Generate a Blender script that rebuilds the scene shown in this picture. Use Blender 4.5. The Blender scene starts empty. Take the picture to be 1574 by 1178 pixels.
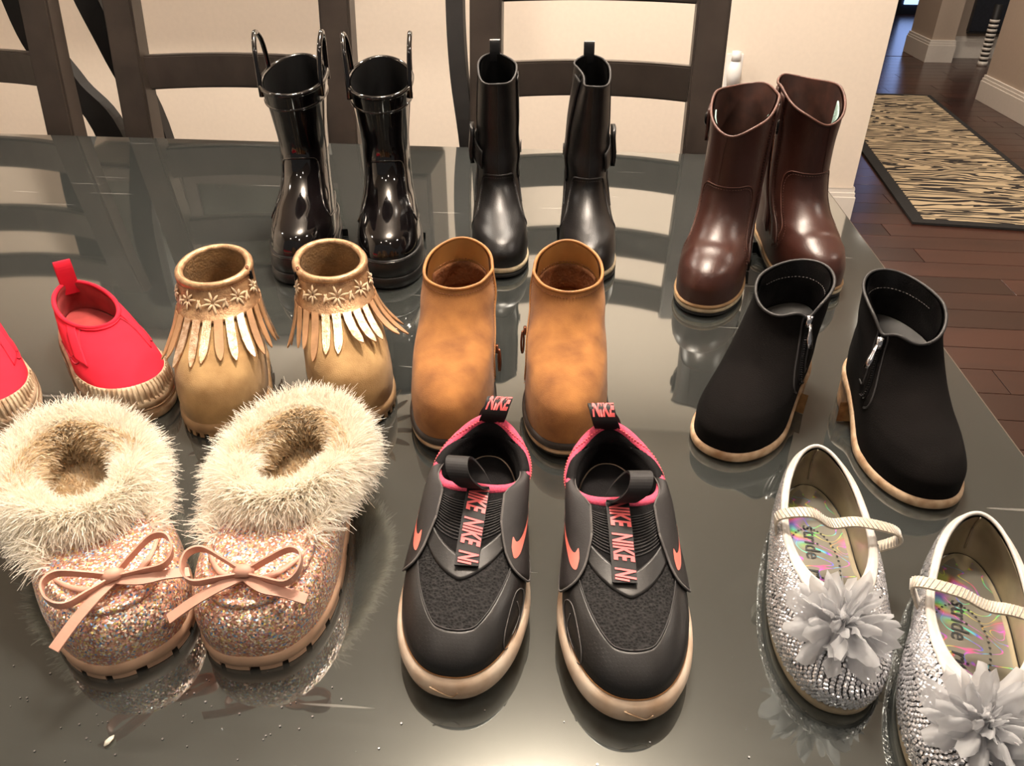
import bpy, bmesh, math, random
import numpy as np
from mathutils import Vector, Matrix
random.seed(7); rng = np.random.default_rng(7)
S = bpy.context.scene; COL = S.collection
R = math.radians; PI = math.pi
T = 0.75                       # table top height
# ------------------------------------------------------------------ camera
cd = bpy.data.cameras.new('camera'); cam = bpy.data.objects.new('camera', cd); COL.objects.link(cam)
cam.location = (0, 0, T + .37)
cam.rotation_euler = (R(90 - 32.6), 0, R(6.0))
cd.sensor_fit = 'HORIZONTAL'; cd.sensor_width = 36; cd.lens = 36 * 1180 / 1574
cd.clip_start = .01
S.camera = cam
# ------------------------------------------------------------------ world, lights, exposure
w = bpy.data.worlds.new('world'); S.world = w; w.use_nodes = True
w.node_tree.nodes['Background'].inputs[0].default_value = (1, .92, .84, 1)
w.node_tree.nodes['Background'].inputs[1].default_value = .15
def lamp(kind, loc, power, color=(1, .885, .755), size=.1, rot=(0, 0, 0), name='lamp_light', spot=None):
    l = bpy.data.lights.new(name, kind); l.energy = power; l.color = color
    if kind == 'AREA': l.shape = 'DISK'; l.size = size
    else: l.shadow_soft_size = size
    if spot: l.spot_size = R(spot); l.spot_blend = .6
    o = bpy.data.objects.new(name, l); COL.objects.link(o); o.location = loc; o.rotation_euler = rot
    return o
for k in range(5):             # the chandelier bulbs over the table
    a = k * 2 * PI / 5 + .3
    lamp('POINT', (-.03 + .12 * math.cos(a), 1.0 + .1 * math.sin(a), T + 1.72), 29, size=.02, name='chandelier_bulb')
for x, y, p in ((-1.0, -.5, 4), (.8, -.5, 4), (1.9, .8, 20), (1.75, 4.3, 26), (2.2, 6.0, 22), (-2.6, 1.1, 12), (-.1, -.05, 4), (-1.3, 2.2, 34), (.2, 2.2, 36)):   # unseen lights added at ceiling height to fill the room and wash the walls
    lamp('AREA', (x, y, 2.55), p, size=.16, name='ceiling_fill_light')
S.view_settings.view_transform = 'Standard'; S.view_settings.look = 'None'
S.view_settings.exposure = .08; S.view_settings.gamma = 1; S.view_settings.use_curve_mapping = False

# ------------------------------------------------------------------ materials
def srgb(r, g, b):
    f = lambda c: (c / 255) / 12.92 if c <= 10 else (((c / 255) + .055) / 1.055) ** 2.4
    return (f(r), f(g), f(b))
class NT:
    def __init__(s, name):
        s.m = bpy.data.materials.new(name); s.m.use_nodes = True; s.t = s.m.node_tree
        s.b = s.t.nodes['Principled BSDF']
    def n(s, k, **kw):
        o = s.t.nodes.new(k)
        for a, v in kw.items():
            if a.startswith('_'): setattr(o, a[1:], v)
            else: o.inputs[a.replace('__', ' ')].default_value = v
        return o
    def l(s, a, b): s.t.links.new(a, b)
def M(name, col, rough=.6, metal=0, var=.12, vscale=60, bump=0, bscale=400, sheen=0, coat=0, ior=1.5, col2=None, dist=.0006, coords='Object', alpha=1, spec=.5):
    t = NT(name); b = t.b
    b.inputs['Roughness'].default_value = rough; b.inputs['Metallic'].default_value = metal; b.inputs['IOR'].default_value = ior; b.inputs['Specular IOR Level'].default_value = spec
    if sheen: b.inputs['Sheen Weight'].default_value = sheen; b.inputs['Sheen Roughness'].default_value = .5
    if coat: b.inputs['Coat Weight'].default_value = coat; b.inputs['Coat Roughness'].default_value = .05
    tc = t.n('ShaderNodeTexCoord')
    nz = t.n('ShaderNodeTexNoise', Scale=vscale, Detail=4.0); t.l(tc.outputs[coords], nz.inputs['Vector'])
    mx = t.n('ShaderNodeMix', _data_type='RGBA')
    c2 = col2 if col2 else tuple(c * (1 - 3 * var) for c in col)
    mx.inputs[6].default_value = (*c2, 1); mx.inputs[7].default_value = (*[min(1, c * (1 + var)) for c in col], 1)
    rp = t.n('ShaderNodeValToRGB'); rp.color_ramp.elements[0].position = .3; rp.color_ramp.elements[1].position = .7
    t.l(nz.outputs['Fac'], rp.inputs[0]); t.l(rp.outputs[0], mx.inputs[0]); t.l(mx.outputs[2], b.inputs['Base Color'])
    if bump:
        n2 = t.n('ShaderNodeTexNoise', Scale=bscale, Detail=3.0); t.l(tc.outputs[coords], n2.inputs['Vector'])
        bp = t.n('ShaderNodeBump', Strength=bump, Distance=dist); t.l(n2.outputs['Fac'], bp.inputs['Height']); t.l(bp.outputs[0], b.inputs['Normal'])
    t.mx = mx; t.tc = tc
    if alpha < 1: b.inputs['Alpha'].default_value = alpha
    return t.m
MT = {}
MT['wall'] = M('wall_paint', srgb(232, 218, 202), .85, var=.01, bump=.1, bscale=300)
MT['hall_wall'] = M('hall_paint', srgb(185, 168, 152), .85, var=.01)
MT['white_trim'] = M('white_trim', srgb(228, 220, 210), .35, var=.01)
MT['ceiling'] = M('ceiling_paint', srgb(215, 205, 195), .9, var=.01)
MT['chair'] = M('dark_chair_wood', srgb(58, 50, 44), .38, var=.1, vscale=20)
MT['frame'] = M('table_frame', srgb(30, 26, 24), .5)
MT['black_rubber'] = M('gloss_black_rubber', srgb(14, 11, 12), .09, var=.1, coat=.6)
MT['black_rubber_sole'] = M('black_rubber_sole', srgb(18, 16, 16), .4)
MT['black_leather'] = M('black_leather', srgb(24, 22, 22), .34, var=.2, bump=.35, bscale=900)
MT['black_lining'] = M('black_lining', srgb(10, 9, 9), .5, spec=.3, var=.2, vscale=40)
MT['brown_leather'] = M('brown_leather', srgb(60, 32, 25), .36, var=.15, vscale=25, bump=.25, bscale=500, col2=srgb(58, 30, 23))
MT['brown_edge'] = M('brown_edge', srgb(96, 58, 46), .5)
MT['brown_lining'] = M('brown_lining', srgb(70, 40, 30), .6, var=.2)
MT['mint_fluff'] = M('mint_fluff', srgb(175, 205, 195), .9, bump=1, bscale=500, dist=.002)
MT['tan_suede'] = M('tan_suede', srgb(168, 114, 64), .93, var=.08, vscale=45, bump=.5, bscale=1400, sheen=.1, spec=.2, col2=srgb(128, 84, 48))
MT['tan_edge'] = M('tan_edge', srgb(184, 124, 66), .6)
MT['tan_lining'] = M('tan_lining', srgb(180, 126, 66), .5, var=.1, vscale=25)
MT['tan_insole'] = M('tan_insole', srgb(120, 70, 30), .85, bump=.8, bscale=300, dist=.002)
MT['sand_suede'] = M('sand_suede', srgb(180, 146, 100), .95, var=.08, vscale=40, bump=.5, bscale=1300, sheen=.1, spec=.2, col2=srgb(142, 110, 72))
MT['sand_lining'] = M('sand_lining', srgb(142, 108, 68), .95, var=.15, vscale=60, bump=.8, bscale=500, dist=.0015)
MT['rose_metal'] = M('rose_metallic_leather', srgb(196, 158, 118), .36, metal=.5, var=.1, vscale=150, bump=.8, bscale=700, col2=srgb(150, 110, 78))
MT['foil'] = M('metallic_foil_fringe', srgb(216, 190, 164), .3, metal=.75, var=.15, vscale=200, bump=1, bscale=900, col2=srgb(170, 128, 90))
MT['fringe'] = M('fringe_leather', srgb(172, 128, 88), .6, metal=.15, var=.1, vscale=80, bump=.3)
MT['thread_cream'] = M('cream_thread', srgb(232, 200, 158), .6, sheen=.5)
MT['gum_sole'] = M('gum_sole', srgb(158, 124, 86), .7, var=.1)
MT['cream_sole'] = M('cream_sole', srgb(206, 178, 146), .6, var=.08, vscale=90, col2=srgb(150, 112, 76))
MT['light_welt'] = M('light_welt', srgb(190, 172, 142), .6, var=.1, vscale=120)
MT['dark_welt'] = M('dark_welt', srgb(52, 42, 36), .6)
MT['dark_sole'] = M('dark_sole', srgb(20, 17, 16), .6)
MT['tan_wedge'] = M('tan_wood_heel', srgb(184, 140, 90), .55, var=.2, vscale=90, col2=srgb(110, 72, 40))
MT['black_suede'] = M('black_suede', srgb(15, 12, 11), .96, var=.15, vscale=30, bump=.5, bscale=1300, sheen=.0, spec=.12)
MT['sequin'] = M('silver_sequin', srgb(225, 225, 228), .2, metal=.75, var=.02)
MT['silver'] = M('silver_metal', srgb(200, 200, 205), .2, metal=1, var=.02)
MT['bronze'] = M('bronze_metal', srgb(150, 96, 72), .3, metal=.8, var=.05)
MT['gold'] = M('gold_teeth', srgb(200, 160, 90), .35, metal=.8, var=.05)
MT['dark_metal'] = M('dark_metal', srgb(40, 38, 38), .3, metal=.8)
MT['red_canvas'] = M('red_canvas', srgb(226, 36, 58), .85, var=.03, spec=.2, bump=.35, bscale=2500, dist=.0003)
MT['red_seam'] = M('red_seam', srgb(165, 18, 42), .9, var=.02)
MT['red_lining'] = M('worn_red_lining', srgb(172, 66, 64), .9, var=.12, vscale=40)
MT['worn_rubber'] = M('worn_cream_rubber', srgb(216, 196, 166), .75, var=.06, vscale=70, bump=.2, col2=srgb(158, 124, 92))
MT['groove'] = M('groove_dirt', srgb(120, 90, 62), .8)
MT['pink'] = M('pink_knit_binding', srgb(236, 88, 118), .85, var=.1, vscale=700, bump=.6, bscale=1500)
MT['coral'] = M('coral_print', srgb(255, 112, 112), .5, var=.02)
MT['swoosh'] = M('coral_gradient_print', srgb(255, 130, 115), .35, var=.05)
MT['sn_black'] = M('sneaker_knit_black', srgb(17, 15, 16), .85, spec=.2, var=.15, vscale=200, bump=.5, bscale=1200)
MT['sn_leather'] = M('sneaker_black_leather', srgb(34, 31, 31), .55, var=.06, vscale=200, bump=.25, bscale=1500)
MT['sn_elastic'] = M('ribbed_black_elastic', srgb(30, 27, 28), .7, var=.1)
MT['frayed'] = M('frayed_grey_edge', srgb(96, 92, 90), .9)
MT['midsole'] = M('worn_white_midsole', srgb(232, 212, 190), .6, var=.05, vscale=50, col2=srgb(196, 160, 128))
MT['glue'] = M('glue_line', srgb(170, 116, 64), .6)
MT['fur'] = M('cream_faux_fur', srgb(242, 226, 198), .8, var=.03, vscale=30, sheen=.3)
MT['fur_in'] = M('inner_fleece', srgb(196, 170, 128), .9, var=.1, vscale=60, bump=1, bscale=400, dist=.002)
MT['blush'] = M('blush_leather', srgb(214, 160, 138), .5, var=.05)
MT['pink_sole'] = M('blush_rubber_sole', srgb(206, 166, 136), .65, var=.05)
MT['thread'] = M('pale_thread', srgb(222, 190, 165), .8)
MT['silver_edge'] = M('white_satin_trim', srgb(205, 198, 190), .5, var=.06, vscale=120, bump=.3)
MT['gold_lining'] = M('pale_gold_lining', srgb(176, 164, 138), .36, metal=.45, var=.12, vscale=25)
MT['grey_mesh'] = M('silver_cloth', srgb(70, 68, 68), .5, metal=.5, var=.2, vscale=400)
MT['tulle'] = M('grey_white_chiffon', srgb(208, 206, 206), .55, var=.03, sheen=.4, alpha=.86)
MT['elastic'] = M('silver_elastic', srgb(196, 184, 166), .5, metal=.3, var=.1, vscale=500)
MT['clear'] = M('clear_plastic', srgb(215, 212, 208), .25, var=.02, alpha=.45)
MT['white_plastic'] = M('white_plastic', srgb(232, 230, 228), .3, var=.01)
MT['print'] = M('black_print', srgb(18, 18, 18), .5, var=.01)
MT['picture'] = M('dark_painting', srgb(48, 48, 42), .25, var=.3, vscale=4, col2=srgb(26, 24, 20))
MT['yellow'] = M('yellow_glaze', srgb(200, 150, 50), .5)
MT['black_rug'] = M('black_rug_border', srgb(22, 20, 19), .9)
MT['door_dark'] = M('dark_door', srgb(36, 38, 46), .4)
def m_chair_glass():
    t = NT('tinted_glass_top'); b = t.b
    tc = t.n('ShaderNodeTexCoord'); mp = t.n('ShaderNodeMapping'); t.l(tc.outputs['Object'], mp.inputs[0]); mp.inputs['Scale'].default_value = (2.2, 160, 30); mp.inputs['Rotation'].default_value = (0, 0, R(12))
    st = t.n('ShaderNodeTexNoise', Scale=3.0, Detail=2.0); t.l(mp.outputs[0], st.inputs[0])
    nz = t.n('ShaderNodeTexNoise', Scale=5.0, Detail=5.0); t.l(tc.outputs['Object'], nz.inputs[0])
    sp = t.n('ShaderNodeTexVoronoi', Scale=75.0); t.l(tc.outputs['Object'], sp.inputs[0])
    cr = t.n('ShaderNodeValToRGB'); e = cr.color_ramp.elements; e[0].position = 0; e[0].color = (1, 1, 1, 1); e[1].position = .035; e[1].color = (0, 0, 0, 1); t.l(sp.outputs['Distance'], cr.inputs[0])
    th = t.n('ShaderNodeMath', _operation='GREATER_THAN'); t.l(nz.outputs['Fac'], th.inputs[0]); th.inputs[1].default_value = .5
    sm = t.n('ShaderNodeMath', _operation='MULTIPLY'); t.l(cr.outputs[0], sm.inputs[0]); t.l(th.outputs[0], sm.inputs[1])
    # fine scratches: narrow band of a stretched noise
    mp2 = t.n('ShaderNodeMapping'); t.l(tc.outputs['Object'], mp2.inputs[0]); mp2.inputs['Scale'].default_value = (5, 90, 1); mp2.inputs['Rotation'].default_value = (0, 0, R(-38))
    s2 = t.n('ShaderNodeTexNoise', Scale=2.0, Detail=0.0); t.l(mp2.outputs[0], s2.inputs[0])
    c2 = t.n('ShaderNodeValToRGB'); e = c2.color_ramp.elements; e[0].position = .835; e[0].color = (0, 0, 0, 1); e[1].position = .85; e[1].color = (1, 1, 1, 1); t.l(s2.outputs['Fac'], c2.inputs[0])
    ad = t.n('ShaderNodeMath', _operation='MAXIMUM'); t.l(sm.outputs[0], ad.inputs[0]); t.l(c2.outputs[0], ad.inputs[1])
    mx = t.n('ShaderNodeMix', _data_type='RGBA'); t.l(st.outputs['Fac'], mx.inputs[0])
    mx.inputs[6].default_value = (.027, .0295, .0275, 1); mx.inputs[7].default_value = (.044, .047, .044, 1)
    mx2 = t.n('ShaderNodeMix', _data_type='RGBA'); t.l(ad.outputs[0], mx2.inputs[0]); t.l(mx.outputs[2], mx2.inputs[6]); mx2.inputs[7].default_value = (.16, .155, .145, 1)
    t.l(mx2.outputs[2], b.inputs['Base Color'])
    rr = t.n('ShaderNodeMapRange'); t.l(nz.outputs['Fac'], rr.inputs[0]); rr.inputs[3].default_value = .02; rr.inputs[4].default_value = .07
    t.l(rr.outputs[0], b.inputs['Roughness'])
    b.inputs['Specular Tint'].default_value = (.9, 1, .95, 1); b.inputs['IOR'].default_value = 1.9; b.inputs['Coat Weight'].default_value = 1; b.inputs['Coat IOR'].default_value = 1.55; b.inputs['Coat Roughness'].default_value = .03
    return t.m
MT['glass_top'] = m_chair_glass()
def m_zebra():
    t = NT('zebra_rug'); tc = t.n('ShaderNodeTexCoord'); mp = t.n('ShaderNodeMapping'); t.l(tc.outputs['Object'], mp.inputs[0]); mp.inputs['Scale'].default_value = (1, 4.2, 1)
    nz = t.n('ShaderNodeTexNoise', Scale=1.6, Detail=3.5, Distortion=.6); t.l(mp.outputs[0], nz.inputs[0])
    wv = t.n('ShaderNodeMath', _operation='MULTIPLY'); t.l(nz.outputs['Fac'], wv.inputs[0]); wv.inputs[1].default_value = 70
    sx = t.n('ShaderNodeSeparateXYZ'); t.l(tc.outputs['Object'], sx.inputs[0])
    m2 = t.n('ShaderNodeMath', _operation='MULTIPLY_ADD'); t.l(sx.outputs[1], m2.inputs[0]); m2.inputs[1].default_value = 170; t.l(wv.outputs[0], m2.inputs[2])
    s = t.n('ShaderNodeMath', _operation='SINE'); t.l(m2.outputs[0], s.inputs[0])
    cr = t.n('ShaderNodeValToRGB'); e = cr.color_ramp.elements; e[0].position = .42; e[0].color = (*srgb(36, 30, 25), 1); e[1].position = .56; e[1].color = (*srgb(186, 166, 134), 1)
    mr = t.n('ShaderNodeMapRange'); t.l(s.outputs[0], mr.inputs[0]); mr.inputs[1].default_value = -1; t.l(mr.outputs[0], cr.inputs[0])
    t.l(cr.outputs[0], t.b.inputs['Base Color']); t.b.inputs['Roughness'].default_value = .95
    return t.m
MT['zebra'] = m_zebra()
def m_plank():
    t = NT('dark_wood_plank'); tc = t.n('ShaderNodeTexCoord'); oi = t.n('ShaderNodeObjectInfo')
    mp = t.n('ShaderNodeMapping'); t.l(tc.outputs['Object'], mp.inputs[0]); mp.inputs['Scale'].default_value = (3, 40, 10); t.l(oi.outputs['Random'], mp.inputs['Location'])
    nz = t.n('ShaderNodeTexNoise', Scale=1.5, Detail=5.0, Distortion=.4); t.l(mp.outputs[0], nz.inputs[0])
    mx = t.n('ShaderNodeMix', _data_type='RGBA'); t.l(nz.outputs['Fac'], mx.inputs[0]); mx.inputs[6].default_value = (*srgb(30, 17, 14), 1); mx.inputs[7].default_value = (*srgb(78, 44, 33), 1)
    hs = t.n('ShaderNodeHueSaturation'); t.l(mx.outputs[2], hs.inputs['Color'])
    mr = t.n('ShaderNodeMapRange'); t.l(oi.outputs['Random'], mr.inputs[0]); mr.inputs[3].default_value = .55; mr.inputs[4].default_value = 1.25; t.l(mr.outputs[0], hs.inputs['Value'])
    t.l(hs.outputs[0], t.b.inputs['Base Color']); t.b.inputs['Roughness'].default_value = .24
    return t.m
MT['plank'] = m_plank()
def m_glitter():
    t = NT('multicolour_glitter'); b = t.b; tc = t.n('ShaderNodeTexCoord')
    v = t.n('ShaderNodeTexVoronoi', Scale=980.0); t.l(tc.outputs['Object'], v.inputs[0])
    big = t.n('ShaderNodeTexVoronoi', Scale=430.0); t.l(tc.outputs['Object'], big.inputs[0])
    sp = t.n('ShaderNodeSeparateColor'); t.l(v.outputs['Color'], sp.inputs[0])
    cr = t.n('ShaderNodeValToRGB'); cr.color_ramp.interpolation = 'CONSTANT'; e = cr.color_ramp.elements
    cols = [(0, (226, 168, 140)), (.26, (238, 190, 160)), (.42, (214, 150, 132)), (.56, (248, 226, 196)), (.68, (200, 158, 170)), (.76, (168, 196, 214)), (.83, (238, 212, 130)), (.9, (255, 246, 230)), (.965, (120, 160, 210))]
    e[0].position = 0; e[0].color = (*srgb(*cols[0][1]), 1); e[1].position = cols[1][0]; e[1].color = (*srgb(*cols[1][1]), 1)
    for p, c in cols[2:]:
        q = e.new(p); q.color = (*srgb(*c), 1)
    t.l(sp.outputs[0], cr.inputs[0]); t.l(cr.outputs[0], b.inputs['Base Color'])
    # per-flake tilt
    ge = t.n('ShaderNodeNewGeometry'); vm = t.n('ShaderNodeVectorMath', _operation='MULTIPLY_ADD')
    t.l(v.outputs['Color'], vm.inputs[0]); vm.inputs[1].default_value = (1.1, 1.1, 1.1); vm.inputs[2].default_value = (-.55, -.55, -.55)
    va = t.n('ShaderNodeVectorMath', _operation='ADD'); t.l(vm.outputs[0], va.inputs[0]); t.l(ge.outputs['Normal'], va.inputs[1])
    vn = t.n('ShaderNodeVectorMath', _operation='NORMALIZE'); t.l(va.outputs[0], vn.inputs[0]); t.l(vn.outputs[0], b.inputs['Normal'])
    b.inputs['Roughness'].default_value = .32; b.inputs['Metallic'].default_value = .45
    return t.m
MT['glitter'] = m_glitter()
def m_holo():
    t = NT('holographic_foil'); b = t.b; tc = t.n('ShaderNodeTexCoord')
    nz = t.n('ShaderNodeTexNoise', Scale=42.0, Detail=1.0, Distortion=.8); t.l(tc.outputs['Object'], nz.inputs[0])
    mu = t.n('ShaderNodeMath', _operation='MULTIPLY'); t.l(nz.outputs['Fac'], mu.inputs[0]); mu.inputs[1].default_value = 7
    fr = t.n('ShaderNodeMath', _operation='FRACT'); t.l(mu.outputs[0], fr.inputs[0])
    ln = t.n('ShaderNodeValToRGB'); e = ln.color_ramp.elements; e[0].position = .0; e[0].color = (0, 0, 0, 1); e[1].position = .2; e[1].color = (0, 0, 0, 1)
    q = e.new(.1); q.color = (1, 1, 1, 1); t.l(fr.outputs[0], ln.inputs[0])
    n2 = t.n('ShaderNodeTexNoise', Scale=30.0, Detail=2.0); t.l(tc.outputs['Object'], n2.inputs[0])
    hu = t.n('ShaderNodeMapRange'); t.l(n2.outputs['Fac'], hu.inputs[0]); hu.inputs[1].default_value = .3; hu.inputs[2].default_value = .7; hu.inputs[4].default_value = 2.2
    fr2 = t.n('ShaderNodeMath', _operation='FRACT'); t.l(hu.outputs[0], fr2.inputs[0])
    hc = t.n('ShaderNodeCombineColor', _mode='HSV'); t.l(fr2.outputs[0], hc.inputs[0]); hc.inputs[1].default_value = .8; hc.inputs[2].default_value = .95
    n3 = t.n('ShaderNodeTexNoise', Scale=22.0, Detail=1.0); t.l(tc.outputs['Object'], n3.inputs[0])
    wide = t.n('ShaderNodeMapRange'); t.l(n3.outputs['Fac'], wide.inputs[0]); wide.inputs[1].default_value = .6; wide.inputs[2].default_value = .66; wide.inputs[4].default_value = .6
    mxx = t.n('ShaderNodeMath', _operation='MAXIMUM'); t.l(ln.outputs[0], mxx.inputs[0]); t.l(wide.outputs[0], mxx.inputs[1])
    mx = t.n('ShaderNodeMix', _data_type='RGBA'); t.l(mxx.outputs[0], mx.inputs[0]); mx.inputs[6].default_value = (*srgb(150, 146, 134), 1); t.l(hc.outputs[0], mx.inputs[7])
    t.l(mx.outputs[2], b.inputs['Base Color']); b.inputs['Metallic'].default_value = .7; b.inputs['Roughness'].default_value = .3
    return t.m
MT['holo'] = m_holo()
def m_thin(name, col, tr, rough=.8, alpha=1):
    t = NT(name); o = t.t.nodes['Material Output']; t.b.inputs['Base Color'].default_value = (*col, 1); t.b.inputs['Roughness'].default_value = rough; t.b.inputs['Alpha'].default_value = alpha
    tr_ = t.n('ShaderNodeBsdfTranslucent', Color=(*col, 1)); mx = t.n('ShaderNodeMixShader'); mx.inputs[0].default_value = tr; t.l(t.b.outputs[0], mx.inputs[1]); t.l(tr_.outputs[0], mx.inputs[2]); t.l(mx.outputs[0], o.inputs['Surface']); return t.m
MT['fur'] = m_thin('cream_faux_fur', srgb(252, 246, 234), .42); MT['fur_in'] = m_thin('inner_fleece', srgb(236, 218, 188), .4)
MT['tulle'] = m_thin('grey_white_chiffon', srgb(214, 214, 216), .5, .5, .66)
def m_emit(name, c, s):
    t = NT(name); t.b.inputs['Base Color'].default_value = (*c, 1); t.b.inputs['Emission Color'].default_value = (*c, 1); t.b.inputs['Emission Strength'].default_value = s; return t.m
MT['window_glow'] = m_emit('evening_window_glass', srgb(135, 160, 215), 3)
def m_mesh(name, c1, c2, scale, strength):
    t = NT(name); tc = t.n('ShaderNodeTexCoord'); v = t.n('ShaderNodeTexVoronoi', Scale=scale); t.l(tc.outputs['Object'], v.inputs[0])
    mx = t.n('ShaderNodeMix', _data_type='RGBA'); t.l(v.outputs['Distance'], mx.inputs[0]); mx.inputs[6].default_value = (*c1, 1); mx.inputs[7].default_value = (*c2, 1)
    t.l(mx.outputs[2], t.b.inputs['Base Color']); bp = t.n('ShaderNodeBump', Strength=strength, Distance=.0008); t.l(v.outputs['Distance'], bp.inputs['Height']); t.l(bp.outputs[0], t.b.inputs['Normal']); t.b.inputs['Roughness'].default_value = .8; t.b.inputs['Specular IOR Level'].default_value = .2
    return t.m
MT['mesh'] = m_mesh('open_black_mesh', (.002, .002, .002), (.03, .028, .028), 620, .7)
MT['toe_tpu'] = M('embossed_black_overlay', srgb(32, 30, 28), .38, var=.05, vscale=100, bump=.0)
def tpu():
    t = NT('embossed_black_overlay'); tc = t.n('ShaderNodeTexCoord'); mp = t.n('ShaderNodeMapping'); t.l(tc.outputs['Object'], mp.inputs[0]); mp.inputs['Rotation'].default_value = (0, 0, R(45))
    v = t.n('ShaderNodeTexChecker', Scale=520.0); t.l(mp.outputs[0], v.inputs[0])
    t.b.inputs['Base Color'].default_value = (*srgb(29, 27, 26), 1); t.b.inputs['Roughness'].default_value = .42
    bp = t.n('ShaderNodeBump', Strength=.35, Distance=.0004); t.l(v.outputs['Fac'], bp.inputs['Height']); t.l(bp.outputs[0], t.b.inputs['Normal'])
    return t.m
MT['toe_tpu'] = tpu()

# ------------------------------------------------------------------ object helpers
def mk(name, verts, faces, mat, parent=None, smooth=True):
    me = bpy.data.meshes.new(name); me.from_pydata([tuple(v) for v in verts], [], [tuple(f) for f in faces])
    if smooth: me.polygons.foreach_set('use_smooth', [True] * len(me.polygons))
    me.materials.append(MT[mat]); me.update()
    o = bpy.data.objects.new(name, me); COL.objects.link(o)
    if parent: o.parent = parent
    return o
def thing(name, label, cat, loc=(0, 0, 0), rz=0, group=None):
    o = bpy.data.objects.new(name, None); COL.objects.link(o); o.location = loc; o.rotation_euler = (0, 0, rz); o.empty_display_size = .05
    o['label'] = label; o['category'] = cat
    if group: o['group'] = group
    return o
def tag(o, label=None, cat=None, kind=None, group=None):
    if label: o['label'] = label
    if cat: o['category'] = cat
    if kind: o['kind'] = kind
    if group: o['group'] = group
    return o
class MB:
    """collects quads into one mesh"""
    def __init__(s): s.v = []; s.f = []
    def add(s, v, f):
        k = len(s.v); s.v += [tuple(x) for x in v]; s.f += [tuple(i + k for i in q) for q in f]; return s
    def box(s, x0, x1, y0, y1, z0, z1):
        return s.add([(x, y, z) for z in (z0, z1) for y in (y0, y1) for x in (x0, x1)], [(0, 2, 3, 1), (4, 5, 7, 6), (0, 1, 5, 4), (2, 6, 7, 3), (0, 4, 6, 2), (1, 3, 7, 5)])
    def build(s, name, mat, parent=None, smooth=False, bevel=0):
        o = mk(name, s.v, s.f, mat, parent, smooth)
        if bevel:
            b = bmesh.new(); b.from_mesh(o.data); bmesh.ops.bevel(b, geom=b.edges, offset=bevel, segments=2, affect='EDGES', profile=.6); b.to_mesh(o.data); b.free()
        return o
def grid_faces(n, m, wrap_m=False, flip=False, base=0):
    f = []
    for i in range(n - 1):
        for j in range(m if wrap_m else m - 1):
            a = base + i * m + j; b = base + i * m + (j + 1) % m; c = b + m; d = a + m
            f.append((a, d, c, b) if flip else (a, b, c, d))
    return f
def unit(v): return v / (np.linalg.norm(v, axis=-1, keepdims=True) + 1e-12)
def smooth_path(P, n=40, closed=False):
    P = np.asarray(P, float); K = len(P)
    if closed: t = np.linspace(0, K, n, endpoint=False)
    else: t = np.linspace(0, K - 1, n)
    i = np.floor(t).astype(int); 
    if not closed: i = np.minimum(i, K - 2)
    u = (t - i)[:, None]
    g = (lambda k: P[k % K]) if closed else (lambda k: P[np.clip(k, 0, K - 1)])
    p0, p1, p2, p3 = g(i - 1), g(i), g(i + 1), g(i + 2)
    return .5 * (2 * p1 + (p2 - p0) * u + (2 * p0 - 5 * p1 + 4 * p2 - p3) * u ** 2 + (3 * p1 - p0 - 3 * p2 + p3) * u ** 3)
def tube_geo(P, r, closed=False, n=8, flat=1.0, up=None, taper=None):
    P = np.asarray(P, float); K = len(P)
    if closed: d = np.roll(P, -1, 0) - np.roll(P, 1, 0)
    else: d = np.gradient(P, axis=0)
    d = unit(d)
    U = np.tile(np.array([0, 0, 1.0]), (K, 1)) if up is None else np.broadcast_to(np.asarray(up, float), (K, 3)).copy()
    bad = np.abs((U * d).sum(1)) > .95
    if up is None: U[bad] = (0, 1, 0)
    s = unit(np.cross(d, U)); U = unit(np.cross(s, d))
    rr = np.full(K, r) if taper is None else r * np.asarray(taper)
    a = np.linspace(0, 2 * PI, n, endpoint=False)
    V = P[:, None] + rr[:, None, None] * (np.cos(a)[None, :, None] * s[:, None] + flat * np.sin(a)[None, :, None] * U[:, None])
    f = grid_faces(K + (1 if closed else 0), n, True)
    if closed: f = [tuple(i % (K * n) for i in q) for q in f]
    else: f += [tuple(range(n))[::-1], tuple((K - 1) * n + i for i in range(n))]
    return V.reshape(-1, 3), f
def tube(name, P, r, mat, parent, **k):
    v, f = tube_geo(P, r, **k); return mk(name, v, f, mat, parent)
def ribbon_geo(P, side, up, th):
    """P (K,3) centre, side (K,3) half width vectors, up (K,3) unit; flat box-section strip"""
    P = np.asarray(P); side = np.asarray(side); up = np.asarray(up) * th / 2; K = len(P)
    V = np.stack([P - side - up, P + side - up, P + side * 1.0 + up, P - side + up], 1).reshape(-1, 3)
    f = grid_faces(K, 4, True) + [(3, 2, 1, 0), tuple((K - 1) * 4 + i for i in range(4))]
    return V, f
def ribbon(name, P, side, up, th, mat, parent):
    v, f = ribbon_geo(P, side, up, th); return mk(name, v, f, mat, parent, True if False else False)
_txt = {}
def text_geo(s, size, bold=.0, shear=0.0, sub=True):
    c = bpy.data.curves.new('txt', 'FONT'); c.body = s; c.size = size; c.align_x = 'CENTER'; c.align_y = 'CENTER'; c.offset = bold; c.shear = shear; c.resolution_u = 3
    o = bpy.data.objects.new('txt', c); COL.objects.link(o); dg = bpy.context.evaluated_depsgraph_get(); me = bpy.data.meshes.new_from_object(o.evaluated_get(dg))
    bpy.data.objects.remove(o); bpy.data.curves.remove(c)
    b = bmesh.new(); b.from_mesh(me); bmesh.ops.triangulate(b, faces=b.faces)
    if sub: bmesh.ops.subdivide_edges(b, edges=[e for e in b.edges if e.calc_length() > size * .18], cuts=2)
    b.verts.index_update(); V = np.array([v.co[:] for v in b.verts]); F = [tuple(v.index for v in f.verts) for f in b.faces]; b.free(); bpy.data.meshes.remove(me)
    return V, F

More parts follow.
